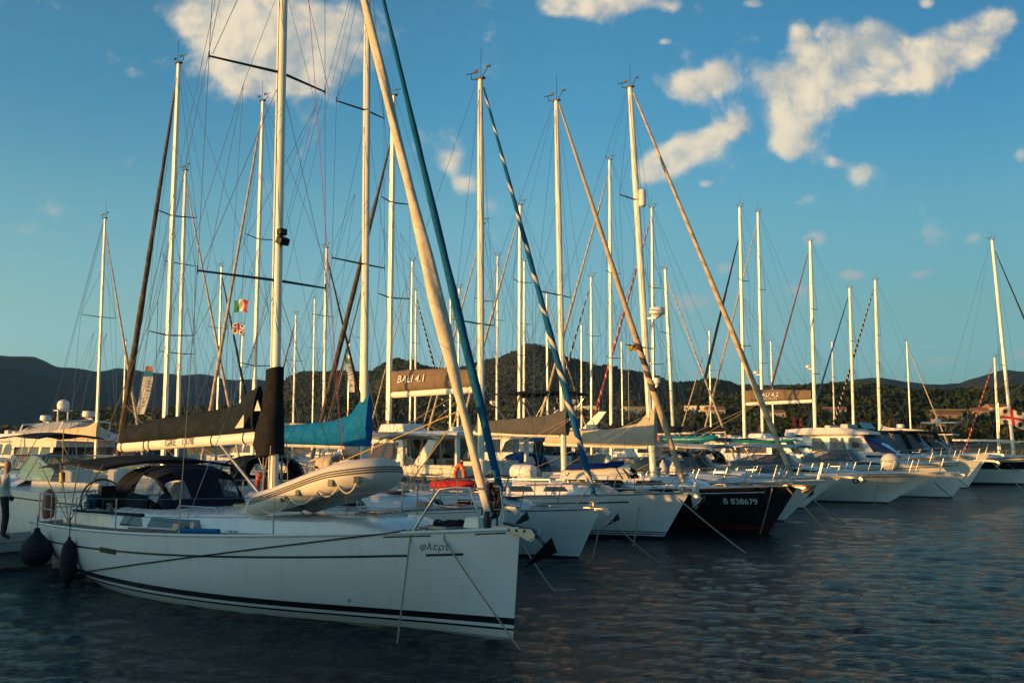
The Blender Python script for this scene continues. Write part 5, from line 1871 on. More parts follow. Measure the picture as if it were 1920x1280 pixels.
e = FH.edge(-1.45, -1, .06)
rope('dark spring line running aft along the white cruiser\'s side', [FM @ (e + Vector((0, -.02, .05)))] + [FM @ (FH.on(x_, lerp(1.40, .10, (-1.5 - x_) / 9.0), -1, .025)) for x_ in np.linspace(-1.5, -10.5, 19)] + [FM @ Vector((-10.9, -1.55, -.06))], M_ROPED, .011)
for k, (bx, wx, wy, lab) in enumerate(((-1.36, 745, 1202, 'pale rope hanging steeply from the white cruiser\'s bow cleat'), (-.88, 972, 1212, 'pale rope slanting across the white cruiser\'s bow into the water'))):
    e = FH.edge(bx, -1, .04)
    w = PZ(wx, wy)
    p0 = FM @ (e + Vector((0, 0, .05)))
    p1 = FM @ FH.on(bx + .02, e.z - .10, -1, .02)
    far = Vector((w.x, w.y, 0))
    off = (FM.to_3x3() @ Vector((0, -1, 0))) * .03
    rope(lab, [p0, p1] + under(p1, far, .02)[1:], M_ROPEN, .013)
for (ax_, ay_, Y, wx, wy, lab) in (
        (982, 1022, 20.6, 1040, 1108, 'pale mooring rope right of the white cruiser\'s stem'),
        (1142, 972, 22.7, 1235, 1054, 'pale mooring rope from the bow roller of the candy-striped sloop'),
        (1123, 992, 23.2, 1108, 1052, 'slack rope hanging under the bow of the candy-striped sloop'),
        (1199, 950, 27.7, 1187, 1024, 'thin rope hanging down the side of the navy-striped sloop'),
        (1272, 934, 27.0, 1396, 1034, 'long pale rope from the navy-striped sloop across the black hull'),
        (1448, 915, 29.4, 1425, 1000, 'pale rope hanging on the black hull below its registration number'),
        (1472, 910, 29.2, 1568, 1012, 'pale rope from the black-hulled yacht to the open water'),
        (1512, 925, 41.0, 1582, 980, 'thin rope from the motor boat right of the black hull'),
        (1752, 903, 45.5, 1786, 932, 'short rope under the bow of the white cruiser with the letter D'),
        (1788, 890, 49.5, 1848, 936, 'thin rope from the cabin cruiser with bow anchor'),
        (1852, 858, 60, 1924, 922, 'thin rope from the bow of the flybridge yacht'),
        (1645, 905, 46.5, 1640, 944, 'slack rope down the white cruiser with the letter D\'s hull'),
        (1890, 870, 66, 1945, 905, 'thin rope from the bow of the black-banded yacht')):
    p = P(ax_, ay_, Y)
    w = PZ(wx, wy)
    rope(lab, under(p, w, .04), M_ROPEN, .013 + Y * .0002)


def fender(label, p, r, ln, m, name='fender', up=.5):
    prof = [(.0, ln / 2 + .06), (.03, ln / 2 + .05), (.035, ln / 2)] + [(r * math.sin(a) ** .7, ln / 2 * math.cos(a) * .98) for a in [PI * k / 12 for k in range(1, 12)]] + [(.03, -ln / 2), (0, -ln / 2 - .04)]
    t = thing(name, label, 'fender', p)
    MB().lathe((0, 0, 0), prof, 16).build('body', m, t, 60)
    MB().tube([(0, 0, ln / 2 + .04), (0, 0, ln / 2 + up)], .010, 5).build('lanyard', M_ROPED, t)
    return t


def teardrop(label, p, r, m):
    t = thing('fender', label, 'fender', p)
    MB().lathe((0, 0, 0), [(.0, r * 1.5), (.05, r * 1.45), (.07, r * 1.2), (r * .55, r * .85), (r * .9, r * .4), (r, 0), (r * .93, -r * .4), (r * .7, -r * .78), (r * .35, -r * .97), (0, -r)], 18).build('body', m, t, 60)
    MB().tube([(0, 0, r * 1.45), (0, 0, r * 1.45 + .25)], .010, 5).build('lanyard', M_ROPED, t)
    return t


def buoy(label, p, r, m):
    t = thing('fender', label, 'fender', p)
    MB().lathe((0, 0, 0), [(r * math.sin(a), r * math.cos(a)) for a in [PI * k / 16 for k in range(17)]], 20).build('body', m, t, 60)
    MB().lathe((0, 0, r), [(.08, -.03), (.07, .06), (.03, .10), (0, .10)], 10).build('eye', M_CVNAVY, t)
    return t


q = FH.on(-11.4, .52, -1, .30)
teardrop('round navy fender at the stern corner of the white cruiser', FM @ q, .31, M_FENDERD)
q = FH.on(-9.8, .42, -1, .17)
fender('long navy fender hanging on the white cruiser\'s quarter', FM @ q, .155, .84, M_FENDERD, up=.42)
q = P(1304, 930, 29.3)
fender('long white fender hanging between the navy-striped sloop and the black hull', q, .12, .72, M_FENDERW, up=.55)
q = m3[1].edge(-1.2, -1, .0)
p = P(1669, 866, 48.6)
buoy('round white buoy fender held on the bow rail of a white cruiser', p, .44, M_FENDERW)
for (px, py, Y, lab, mm) in ((1140, 868, 35.5, 'white fender stowed on the rail left of the tan foresail foot', M_FENDERW), (1243, 880, 34.0, 'white fender stowed upright beside the tan foresail foot', M_FENDERW), (1262, 884, 33.8, 'white fender stowed upright right of the tan foresail foot', M_FENDERW)):
    fender(lab, P(px, py, Y), .12, .55, mm, up=.15)

# horseshoe and ring buoys


def lifebuoy(label, p, m, R=.30, rot=0.0, horseshoe=False, band=True):
    t = thing('lifebuoy', label, 'lifebuoy', p, rot)
    b = MB()
    n = 20
    pts = []
    a0 = .6 if horseshoe else 0
    for i in range(n + 1):
        a = -PI / 2 + a0 + (2 * PI - 2 * a0) * i / n
        pts.append((0, R * math.cos(a) * (.8 if horseshoe else 1), R * math.sin(a) * (1.15 if horseshoe else 1)))
    b.tube(pts, .085 if horseshoe else .06, 10)
    b.build('ring', m, t, 60)
    if band and not horseshoe:
        for k in range(4):
            a = PI / 4 + k * PI / 2
            MB().torus((0, R * math.cos(a), R * math.sin(a)), .064, .012, 12, 4, (0, -math.sin(a), math.cos(a))).build('reflective_band', M_CVWHITE, t)
    return t


lifebuoy('faded orange horseshoe lifebuoy on the stern rail of the white cruiser', FM @ Vector((-12.5, -1.35, 1.35)), M_PINK, .24, math.atan2(FU.y, FU.x) + .9, True)
lifebuoy('orange lifebuoy on the rail behind the foot of the beige foresail', P(862, 893, 27.5), M_ORANGE, .31, ANG_A + 1.1)
lifebuoy('red ring lifebuoy behind the front cruiser\'s mast foot', P(490, 912, 24.0), M_REDP, .30, ANG_A + 1.2)
for (px, py, Y, lab) in ((1490, 790, 62, 'red lifejacket bag hanging left of the flybridge yacht'), (1502, 791, 62, 'second red lifejacket bag hanging beside it')):
    t = thing('lifejacket', lab, 'lifejacket', P(px, py, Y))
    MB().box((0, 0, 0), (.22, .35, .50), 0, 0, (.7, .8)).build('body', M_REDP, t, bevel=.06)
    MB().tube([(0, 0, .2), (0, 0, .45)], .015, 5).build('strap', M_BLACK, t)

# coil of dark rope on the pulpit
p = FM @ (FH.edge(-.80, 1, .05) + Vector((0, 0, .58)))
t = thing('rope_coil', 'coil of dark rope hung on the white cruiser\'s pulpit', 'rope coil', p, math.atan2(FU.y, FU.x))
b = MB()
rd = random.Random(5)
for i in range(9):
    w_, l_ = rd.uniform(.06, .13), rd.uniform(.36, .56)
    o_ = rd.uniform(-.05, .05)
    b.tube([(o_ + w_ * math.sin(a), rd.uniform(-.03, .03), -l_ / 2 + .08 + l_ / 2 * math.cos(a)) for a in [2 * PI * k / 16 for k in range(17)]], .016, 5)
b.tube([(0, 0, .02), (.06, .02, -.5), (.03, 0, -.62)], .014, 5)
b.build('loops', M_ROPED, t)
MB().torus((0, 0, -.02), .10, .022, 16, 6, (1, 0, .2)).torus((0, 0, -.07), .10, .02, 16, 6, (1, 0, .1)).build('wrapping', M_CVNAVY, t)

# blue heap of line on the foredeck, bucket, towel, seat cushion
t = thing('rope_heap', 'loose heap of dark blue line on the white cruiser\'s foredeck', 'rope', FM @ (FH.edge(-1.3, 1, .55) + Vector((0, 0, .03))))
b = MB()
for i in range(14):
    c_ = (rd.uniform(-.22, .22), rd.uniform(-.14, .14))
    R_ = rd.uniform(.06, .16)
    b.tube([(c_[0] + R_ * math.cos(a) * 1.3, c_[1] + R_ * math.sin(a), .02 + rd.uniform(0, .09)) for a in [2 * PI * k / 12 for k in range(13)]], .014, 5)
b.build('loops', M_ROPED, t)
t = thing('bucket', 'blue bucket on the cockpit side of the white cruiser', 'bucket', FM @ Vector((-11.0, -1.05, 1.34)))
MB().lathe((0, 0, 0), [(.10, 0), (.115, .02), (.14, .26), (.15, .27), (.15, .285), (.13, .285), (.10, .04), (.0, .03)], 16).build('body', M_BUCKET, t)
MB().tube([(.14, 0, .27), (.12, .02, .34), (0, .03, .38), (-.12, .02, .34), (-.14, 0, .27)], .008, 5).build('handle', M_STEEL, t)


def stripes(name, cols, axis=0, breaks=None):
    """cloth with flag stripes along its own width (UV-free: object x runs 0..1)"""
    def cu(b, tcn, mp):
        sp = b.n('ShaderNodeSeparateXYZ', {0: tcn.outputs['Object']})
        n = len(cols)
        return b.ramp(sp.outputs[axis], [((breaks or [i / n for i in range(n)])[i], c) for i, c in enumerate(cols)], 'CONSTANT')
    return mat(name, rough=.85, custom=cu, var=.08)


def flag(label, p, w, h, m, rot=0.0, droop=.25, name='flag', seed=0, staff=None, pole=None):
    t = thing(name, label, 'flag', p, rot)
    t.scale = (w, w, w)
    hh = h / w
    rings = []
    for i in range(13):
        f = i / 12
        rings.append([Vector((f * (1 - droop * .3), .12 * math.sin(f * 7 + seed + k * .6) * f ** .6, -hh * k / 8 - droop * f * f * .8 - .05 * math.sin(f * 6 + seed))) for k in range(9)])
    o = MB().loft(rings, False, False).build('cloth', m, t, 60)
    if staff:
        MB().tube([(-.02, 0, staff[0] / w), (-.02, 0, -staff[1] / w)], (staff[2] if len(staff) > 2 else .012) / w, 5).build('staff', M_WIRE, t)
    return t, o


F_ITALY = stripes('green white red flag cloth', [(.01, .22, .07), (.66, .63, .58), (.40, .02, .03)])
F_RW = stripes('red and white cloth', [(.35, .02, .04), (.62, .58, .54), (.35, .02, .04)], breaks=[0, .3, .72])


def cross_nodes(b, tcn, mp):
    sp = b.n('ShaderNodeSeparateXYZ', {0: tcn.outputs['Object']})
    cx = b.m('LESS_THAN', b.m('ABSOLUTE', b.m('SUBTRACT', sp.outputs[0], .48)), .06)
    cz = b.m('LESS_THAN', b.m('ABSOLUTE', b.m('ADD', b.m('ADD', sp.outputs[2], .36), b.m('MULTIPLY', b.m('MULTIPLY', sp.outputs[0], sp.outputs[0]), .2))), .05)
    dk = None
    for (x, z) in ((.22, -.14), (.74, -.22), (.22, -.55), (.74, -.66)):
        d = b.m('ADD', b.m('POWER', b.m('ABSOLUTE', b.m('SUBTRACT', sp.outputs[0], x)), 2.0), b.m('POWER', b.m('ABSOLUTE', b.m('SUBTRACT', sp.outputs[2], z)), 2.0))
        q_ = b.m('LESS_THAN', d, .0085)
        dk = q_ if dk is None else b.m('MAXIMUM', dk, q_)
    c = b.mix(dk, (.62, .58, .54), (.03, .03, .035))
    return b.mix(b.m('MAXIMUM', cx, cz), c, (.42, .03, .03))


F_CROSS = mat('white flag cloth with red cross and dark heads', rough=.85, custom=cross_nodes, var=.06)
flag('green white red flag flying among the rigging left of the front cruiser\'s mast', P(440, 562, 33), .52, .40, F_ITALY, -.3, .10, seed=1, staff=(1.0, 4.0, .006))
flag('small white flag with red cross below the green white red flag', P(436, 606, 33.1), .46, .36, F_CROSS, -.2, .15, seed=2, staff=(.3, .5, .006))
flag('white flag with red cross and four dark heads at the right edge', P(1873, 764, 62), 1.6, 1.05, F_CROSS, -.15, .22, seed=3, staff=(.3, 2.6, .03))
flag('small red and white flag at the candy-striped foresail', P(1060, 748, 38), .40, .34, F_CROSS, -.2, .1, seed=4, staff=(.2, 2.2, .01))
flag('small green white red flag below the red and white one', P(1060, 770, 38.1), .36, .26, F_ITALY, -.2, .3, seed=5, staff=(.1, 1.6, .01))
F_GY = stripes('green yellow flag cloth', [(.20, .34, .06), (.5, .42, .10), (.36, .10, .05)])
flag('faded green and yellow flag beside the tan rolled foresail', P(1178, 645, 42), .36, .30, F_GY, -.1, .05, seed=6, staff=(.1, 3.2, .008))
flag('red and white towel hung over the cockpit rail of the white cruiser', FM @ Vector((-11.6, 1.2, 2.0)), .8, .55, F_RW, math.atan2(FU.y, FU.x), .05, 'towel', seed=2)


def banner(label, px, py, Y, w, h, cols, rot, lean):
    t = thing('feather_banner', label, 'banner', P(px, py, Y), rot)
    rings = []
    for i in range(15):
        f = i / 14
        k = w * (1 - .5 * max(0, f - .75) * 4 * .8)
        rings.append([Vector((lean * h * (f - 1) + .10 * math.sin(f * 5) * w + k * q, .06 * math.sin(f * 6 + q * 3), h * (f - 1))) for q in (0, .35, .7, 1)])

    def cu(b, tcn, mp):
        sp = b.n('ShaderNodeSeparateXYZ', {0: tcn.outputs['Object']})
        f = b.m('MULTIPLY_ADD', sp.outputs[2], 1 / h, 1.0)
        base = b.ramp(f, cols, 'CONSTANT')
        letters = b.n('ShaderNodeTexNoise', {'Vector': b.n('ShaderNodeMapping', {'Vector': tcn.outputs['Object'], 'Scale': (2.5, 1, 9.0)}).outputs[0], 'Scale': 1.0, 'Detail': 1.0}).outputs[0]
        msk = b.m('MULTIPLY', b.m('GREATER_THAN', letters, .56), b.m('MULTIPLY', b.m('LESS_THAN', f, .70), b.m('GREATER_THAN', f, .12)))
        return b.mix(b.m('MULTIPLY', msk, .8), base, (.05, .09, .14))
    MB().loft(rings, False, False).build('cloth', mat('banner cloth %d' % px, rough=.85, custom=cu, var=.06), t, 60)
    MB().tube([(-lean * h - .04, 0, -h - 2.2), (-.03, 0, 0)], .02, 5).build('pole', M_WIRE, t)
    return t


banner('white feather banner with blue and orange top above the black boom cover', 276, 686, 95, .95, 4.6, [(0, (.60, .60, .58)), (.78, (.03, .22, .36)), (.90, (.55, .20, .08))], 0, .24)
banner('white feather banner with green top left of the blue foresail', 647, 668, 92, .55, 3.3, [(0, (.60, .60, .58)), (.80, (.15, .32, .25)), (.92, (.45, .30, .15))], 0, -.12)


# ------------------------------------------------------------------ people
def person(label, loc, rot, joints, radii, edges, shirt=None, trousers=None, skin=M_SKIN):
    t = thing('person', label, 'person', loc, rot)
    me = bpy.data.meshes.new('body')
    me.from_pydata(joints, edges, [])
    o = bpy.data.objects.new('body', me)
    COL.objects.link(o)
    o.parent = t
    sk = o.modifiers.new('skin', 'SKIN')
    for i, r in enumerate(radii):
        sv = me.skin_vertices[0].data[i]
        sv.radius = r if isinstance(r, tuple) else (r, r)
        sv.use_root = (i == 0)
    sk.use_smooth_shade = True
    sb = o.modifiers.new('smooth', 'SUBSURF')
    sb.levels = sb.render_levels = 2

    def cu(b, tcn, mp):
        sp = b.n('ShaderNodeSeparateXYZ', {0: tcn.outputs['Object']})
        arm = b.m('MULTIPLY', b.m('LESS_THAN', sp.outputs[2], 1.20), b.m('GREATER_THAN', b.m('ABSOLUTE', sp.outputs[1]), .20))
        c = b.ramp(b.m('DIVIDE', sp.outputs[2], 2.0), [(0, (.04, .03, .025)), (.045, trousers), (.475, shirt), (.735, (.36, .20, .14)), (.865, (.03, .02, .015))], 'CONSTANT')
        up = b.m('GREATER_THAN', sp.outputs[2], .80)
        return b.mix(b.m('MULTIPLY', arm, b.m('MULTIPLY', up, .0)), c, (.36, .20, .14))
    m = mat('clothing ' + label[:24], rough=.85, custom=cu, var=.12, vscale=7, bump=.3, bscale=14)
    me.materials.append(m)
    return t


J = [(0, 0, .95), (0, 0, 1.12), (0, 0, 1.34), (.01, 0, 1.46), (.03, 0, 1.56), (.035, 0, 1.66), (.02, 0, 1.74),
     (0, .11, .90), (.02, .12, .50), (-.02, .12, .09), (.12, .13, .04),
     (0, -.11, .90), (.06, -.12, .50), (.02, -.12, .09), (.16, -.13, .04),
     (0, .18, 1.40), (-.02, .25, 1.13), (.10, .26, .90), (.14, .26, .82),
     (0, -.18, 1.40), (-.03, -.25, 1.13), (.14, -.24, .95), (.20, -.22, .88)]
RJ = [(.15, .12), (.135, .11), (.16, .11), (.06, .06), (.075, .07), (.10, .085), (.06, .05), .10, .07, .05, .035, .10, .07, .05, .035, .065, .05, .036, .03, .065, .05, .036, .03]
EJ = [(0, 1), (1, 2), (2, 3), (3, 4), (4, 5), (5, 6), (0, 7), (7, 8), (8, 9), (9, 10), (0, 11), (11, 12), (12, 13), (13, 14), (2, 15), (15, 16), (16, 17), (17, 18), (2, 19), (19, 20), (20, 21), (21, 22)]
pp = P(3, 1045, 22.6)
person('person in white shirt and dark trousers standing on the pontoon at the left edge', (pp.x, pp.y, .55), .4, J, RJ, EJ, (.52, .52, .50), (.02, .02, .024))
w2 = FM @ Vector((-9.75, .25, 0))
person('person in pale shirt standing in the cockpit behind the hood window', (w2.x, w2.y, .42), 2.4, J, RJ, EJ, (.55, .54, .50), (.05, .06, .09))


# loose gear on the neighbouring decks ---------------------------------


def coil(label, boat, x, y, dz, m, seed):
    r_, h_ = boat[0], boat[1]
    e_ = h_.edge(x, 1)
    t = thing('rope_coil', label, 'rope coil', world_of(r_, (x, y, e_.z + dz)), r_.rotation_euler.z)
    q = random.Random(seed)
    b = MB()
    for i in range(7):
        R_ = q.uniform(.10, .20)
        b.tube([(R_ * math.cos(a) + q.uniform(-.01, .01), R_ * math.sin(a) * .9, .015 + i * .012 + q.uniform(0, .02)) for a in [2 * PI * k / 14 for k in range(15)]], .013, 5)
    b.tube([(.15, 0, .04), (.32, .1, .02), (.5, .05, .02)], .012, 5)
    b.build('loops', m, t)
    return t


coil('pale rope coil on the foredeck of the candy-striped sloop', b1, -1.3, .30, .04, M_ROPEW, 1)
coil('red rope coil on the side deck of the candy-striped sloop', b1, -3.6, -1.15, .03, M_ROPER, 2)
coil('weathered rope coil on the foredeck of the blue-sailed boat', b05, -1.6, -.35, .04, M_ROPEN, 3)
coil('dark rope coil by the mast of the blue-sailed boat', b05, -3.3, -.9, .05, M_ROPED, 4)
coil('pale rope coil on the bow of the navy-striped sloop', b2, -.7, .12, .04, M_ROPEW, 5)
coil('weathered rope coil on the bow of the black-hulled yacht', b3, -.8, .15, .04, M_ROPEN, 6)
coil('dark rope coil on the side deck of the black-hulled yacht', b3, -4.6, -1.3, .04, M_ROPED, 7)


def jerry(label, boat, x, y, m):
    r_, h_ = boat[0], boat[1]
    t = thing('jerry_can', label, 'jerry can', world_of(r_, (x, y, h_.edge(x, 1).z + .02)), r_.rotation_euler.z + .1)
    MB().box((0, 0, .20), (.32, .18, .40)).build('body', m, t, bevel=.03)
    MB().tube([(-.10, 0, .40), (-.08, 0, .46), (.08, 0, .46), (.10, 0, .40)], .018, 6).build('handle', m, t)
    MB().lathe((.13, 0, .40), [(.035, 0), (.035, .04), (.0, .04)], 10).build('cap', M_BLACK, t)
    return t


jerry('red jerry can lashed to the rail of the candy-striped sloop', b1, -5.2, -1.28, M_REDP)
jerry('blue jerry can lashed to the rail of the navy-striped sloop', b2, -5.4, -1.35, M_BUCKET)
jerry('yellow jerry can on the side deck of the black-hulled yacht', b3, -5.8, -1.42, M_YELLOW)
t = thing('folded_sail', 'red sail bag lying on the deck of the candy-striped sloop', 'sail bag', world_of(b1[0], (-4.4, .7, b1[1].edge(-4).z + .35)), ANG_A + .3)
MB().loft([[Vector((lerp(-.7, .7, f), .26 * math.sin(PI * (.1 + .8 * f)) ** .6 * math.cos(a), .20 + .20 * math.sin(PI * (.1 + .8 * f)) ** .5 * math.sin(a) + .02 * math.sin(f * 20))) for a in [2 * PI * k / 10 for k in range(10)]] for f in np.linspace(0, 1, 12)]).build('bag', M_CVRED, t, 60)
t = thing('life_raft', 'white life raft canister on the coachroof of the navy-striped sloop', 'life raft', world_of(b2[0], (-4.9, 0, b2[1].edge(-4.9).z + .47)), ANG_A)
MB().lathe((0, 0, .22), [(0, -.42), (.2, -.40), (.24, -.34), (.24, -.02), (.26, -.02), (.26, .02), (.24, .02), (.24, .34), (.2, .40), (0, .42)], 14, 'X').build('canister', M_WHITE, t)
MB().box((-.25, 0, .02), (.08, .4, .05)).box((.25, 0, .02), (.08, .4, .05)).build('cradle', M_STEEL, t)

# parts made in mirrored pairs become one object per side -----------------
SPLIT = ('window', 'side_window', 'vinyl_window', 'cockpit_coaming', 'port_light', 'shroud', 'grab_rail', 'waist_stripe', 'bimini_frame', 'pillar', 'roof_post', 'fairlead_slot', 'sheet_track', 'steering', 'anchor_cheek', 'sheer_stripe', 'cove_stripe', 'arch_wing', 'lifeline')
for o in list(bpy.data.objects):
    if o.type != 'MESH' or o.name.split('.')[0] not in SPLIT or o.parent is None:
        continue
    me = o.data
    y = np.empty(len(me.vertices) * 3)
    me.vertices.foreach_get('co', y)
    y = y.reshape(-1, 3)[:, 1]
    bm = bmesh.new()
    bm.from_mesh(me)
    fa = [f for f in bm.faces if f.calc_center_median().y < 0]
    fb = [f for f in bm.faces if f.calc_center_median().y >= 0]
    if not fa or not fb or any((a.co.y < 0) != (b_.co.y < 0) for e_ in bm.edges for a, b_ in [e_.verts]):
        bm.free()
        continue
    bm2 = bm.copy()
    bmesh.ops.delete(bm, geom=fa, context='FACES')
    bm2.faces.ensure_lookup_table()
    bmesh.ops.delete(bm2, geom=[f for f in bm2.faces if f.calc_center_median().y >= 0], context='FACES')
    m2_ = me.copy()
    bm.to_mesh(me)
    bm2.to_mesh(m2_)
    bm.free()
    bm2.free()
    c_ = o.copy()
    c_.data = m2_
    COL.objects.link(c_)
    c_.parent = o.parent
    for ch in o.children:
        pass
# ================================================================== setting: water, land, woods, houses
def grid_mesh(name, X, Y, Z, m, smooth=True):
    nr, nc = X.shape
    co = np.stack([X, Y, Z], -1).reshape(-1, 3).astype(np.float32)
    i = np.arange((nr - 1) * (nc - 1))
    r, c = i // (nc - 1), i % (nc - 1)
    q = np.stack([r * nc + c, r * nc + c + 1, (r + 1) * nc + c + 1, (r + 1) * nc + c], -1).astype(np.int32)
    me = bpy.data.meshes.new(name)
    me.vertices.add(len(co))
    me.vertices.foreach_set('co', co.ravel())
    me.loops.add(q.size)
    me.loops.foreach_set('vertex_index', q.ravel())
    me.polygons.add(len(q))
    me.polygons.foreach_set('loop_start', np.arange(0, q.size, 4, dtype=np.int32))
    me.polygons.foreach_set('use_smooth', np.ones(len(q), bool))
    me.update(calc_edges=True)
    me.materials.append(m)
    o = bpy.data.objects.new(name, me)
    COL.objects.link(o)
    return o


rng = np.random.default_rng(3)
# water: fan of rings round the camera, finest where it is nearest
wm = bpy.data.materials.new('harbour water')
wm.use_nodes = True
b = NB(wm.node_tree)
pr = wm.node_tree.nodes['Principled BSDF']
pr.inputs['Base Color'].default_value = (.002, .009, .010, 1)
pr.inputs['IOR'].default_value = 1.33
pr.inputs['Specular Tint'].default_value = (.44, .76, .86, 1)
pr.inputs['Roughness'].default_value = .11
geo_ = b.n('ShaderNodeNewGeometry')
pos = b.n('ShaderNodeMapping', {'Vector': geo_.outputs['Position'], 'Scale': (1, 1, 1), 'Rotation': (0, 0, .12)}).outputs[0]
def ripple(sx, sy, rot, det, dist):
    return b.n('ShaderNodeTexNoise', {'Vector': b.n('ShaderNodeMapping', {'Vector': pos, 'Scale': (sx, sy, 1), 'Rotation': (0, 0, rot)}).outputs[0], 'Scale': 1.0, 'Detail': det, 'Roughness': .58, 'Distortion': dist}, noise_dimensions='2D').outputs[0]


w1 = b.m('ADD', b.m('MULTIPLY', ripple(2.2, 8.5, .0, 5.0, .5), .75), b.m('MULTIPLY', ripple(2.6, 7.0, .55, 4.0, .5), .5))
w2_ = b.m('ADD', ripple(3.6, 20.0, .22, 3.0, .6), b.m('MULTIPLY', ripple(10.0, 46.0, -.3, 2.0, .3), .5))
patch = b.n('ShaderNodeTexNoise', {'Vector': pos, 'Scale': .09, 'Detail': 2.0}).outputs[0]
amp = b.n('ShaderNodeMapRange', {0: patch, 1: .35, 2: .65, 3: .75, 4: 1.15}).outputs[0]
hgt = b.m('MULTIPLY', b.m('ADD', w1, b.m('MULTIPLY', w2_, .50)), amp)
bp_ = b.n('ShaderNodeBump', {'Strength': 1.0, 'Distance': .078, 'Height': hgt})
wm.node_tree.links.new(bp_.outputs[0], pr.inputs['Normal'])
rr = 3.0 * np.exp(np.arange(1050) * .0052)
aa = np.linspace(-.72, .72, 760)
R_, A_ = np.meshgrid(rr, aa, indexing='ij')
X, Y = R_ * np.sin(A_), R_ * np.cos(A_)
Z = np.zeros_like(X)
for k in range(72):
    lam = .14 * (1.2 / .14) ** rng.random()
    th = 1.35 + rng.normal(0, .5)
    kx, ky = math.cos(th) * 2 * PI / lam, math.sin(th) * 2 * PI / lam
    a_ = .0042 * lam * (.6 + .4 * min(1, .5 / lam))
    Z += a_ * np.sin(kx * X + ky * Y + rng.random() * 7) * np.clip(1.6 - .016 * R_ / lam, 0, 1)
Z *= np.clip(1.2 - R_ / 140, 0, 1)
wat = grid_mesh('water', X, Y, Z - .015, wm)
bm = bmesh.new()
bm.from_mesh(wat.data)
# the rest of the harbour and the sea beyond, one flat ring joined to the same object
Rmax = rr[-1]
vs = []
for ang in np.linspace(.715, 2 * PI - .715, 60):
    vs.append((bm.verts.new((.5 * math.sin(ang), .5 * math.cos(ang), -.03)), bm.verts.new((Rmax * math.sin(ang), Rmax * math.cos(ang), -.03))))
for p, q in zip(vs[:-1], vs[1:]):
    bm.faces.new((p[0], p[1], q[1], q[0]))
fv = []
for ang in np.linspace(0, 2 * PI, 49):
    fv.append((bm.verts.new(((Rmax - 1) * math.sin(ang), (Rmax - 1) * math.cos(ang), -.04)), bm.verts.new((9000 * math.sin(ang), 9000 * math.cos(ang), -.04))))
for p, q in zip(fv[:-1], fv[1:]):
    bm.faces.new((p[0], p[1], q[1], q[0]))
near = [bm.verts.new((3.2 * math.sin(a_), 3.2 * math.cos(a_), -.032)) for a_ in np.linspace(-.73, .73, 12)]
c0_ = bm.verts.new((0, -.2, -.032))
for p, q in zip(near[:-1], near[1:]):
    bm.faces.new((c0_, p, q))
bmesh.ops.recalc_face_normals(bm, faces=bm.faces)
bm.to_mesh(wat.data)
bm.free()
if wat.data.polygons[1000].normal.z < 0:
    wat.data.flip_normals()
tag(wat, kind='structure')

# terrain ---------------------------------------------------------
SKYL = [  # distance (may change across the picture), width towards us, (px, py) outline
    (lambda px: 2300 + (px + 300) * 3.2, .36, [(-500, 650), (-200, 655), (0, 667), (60, 670), (105, 688), (180, 697), (215, 690), (262, 695), (335, 704), (375, 700), (420, 711), (480, 712), (540, 722), (640, 735), (800, 800), (1000, 835)], 1),
    (lambda px: 1500, .26, [(350, 830), (420, 800), (470, 772), (505, 745), (522, 726), (545, 708), (570, 700), (620, 701), (660, 702), (700, 699), (722, 684), (742, 676), (768, 677), (790, 688), (815, 694), (850, 691), (880, 687), (915, 676), (945, 668), (965, 660), (985, 650), (1005, 647), (1020, 651), (1036, 658), (1060, 672), (1100, 680), (1145, 690), (1195, 698), (1230, 708), (1262, 718), (1290, 718), (1318, 712), (1340, 710), (1358, 714), (1385, 726), (1425, 742), (1500, 770), (1600, 830)], 1),
    (lambda px: 2700, .3, [(1150, 800), (1300, 733), (1400, 721), (1480, 722), (1560, 719), (1610, 711), (1655, 710), (1700, 717), (1740, 722), (1800, 720), (1850, 703), (1885, 695), (1920, 697), (2000, 690), (2200, 705), (2400, 720)], 1),
    (lambda px: 620, .34, [(1050, 800), (1150, 786), (1230, 770), (1300, 755), (1380, 748), (1440, 744), (1490, 731), (1560, 727), (1640, 730), (1700, 741), (1780, 742), (1840, 736), (1930, 730), (2100, 735), (2400, 750)], 2),
    (lambda px: 700, .30, [(-400, 810), (40, 806), (100, 793), (140, 781), (215, 772), (300, 774), (400, 768), (520, 758), (620, 750), (720, 752), (830, 760), (960, 758), (1080, 768), (1200, 778), (1350, 800)], 2),
]


def ridge_nodes():
    pxs = np.linspace(-700, 2600, 420)
    return pxs


def hnoise(x, y, s):
    return np.sin(x * s * 1.3 + 1.7 * np.sin(y * s * .7)) * np.cos(y * s * 1.1 + 1.3 * np.sin(x * s * .9 + 2))


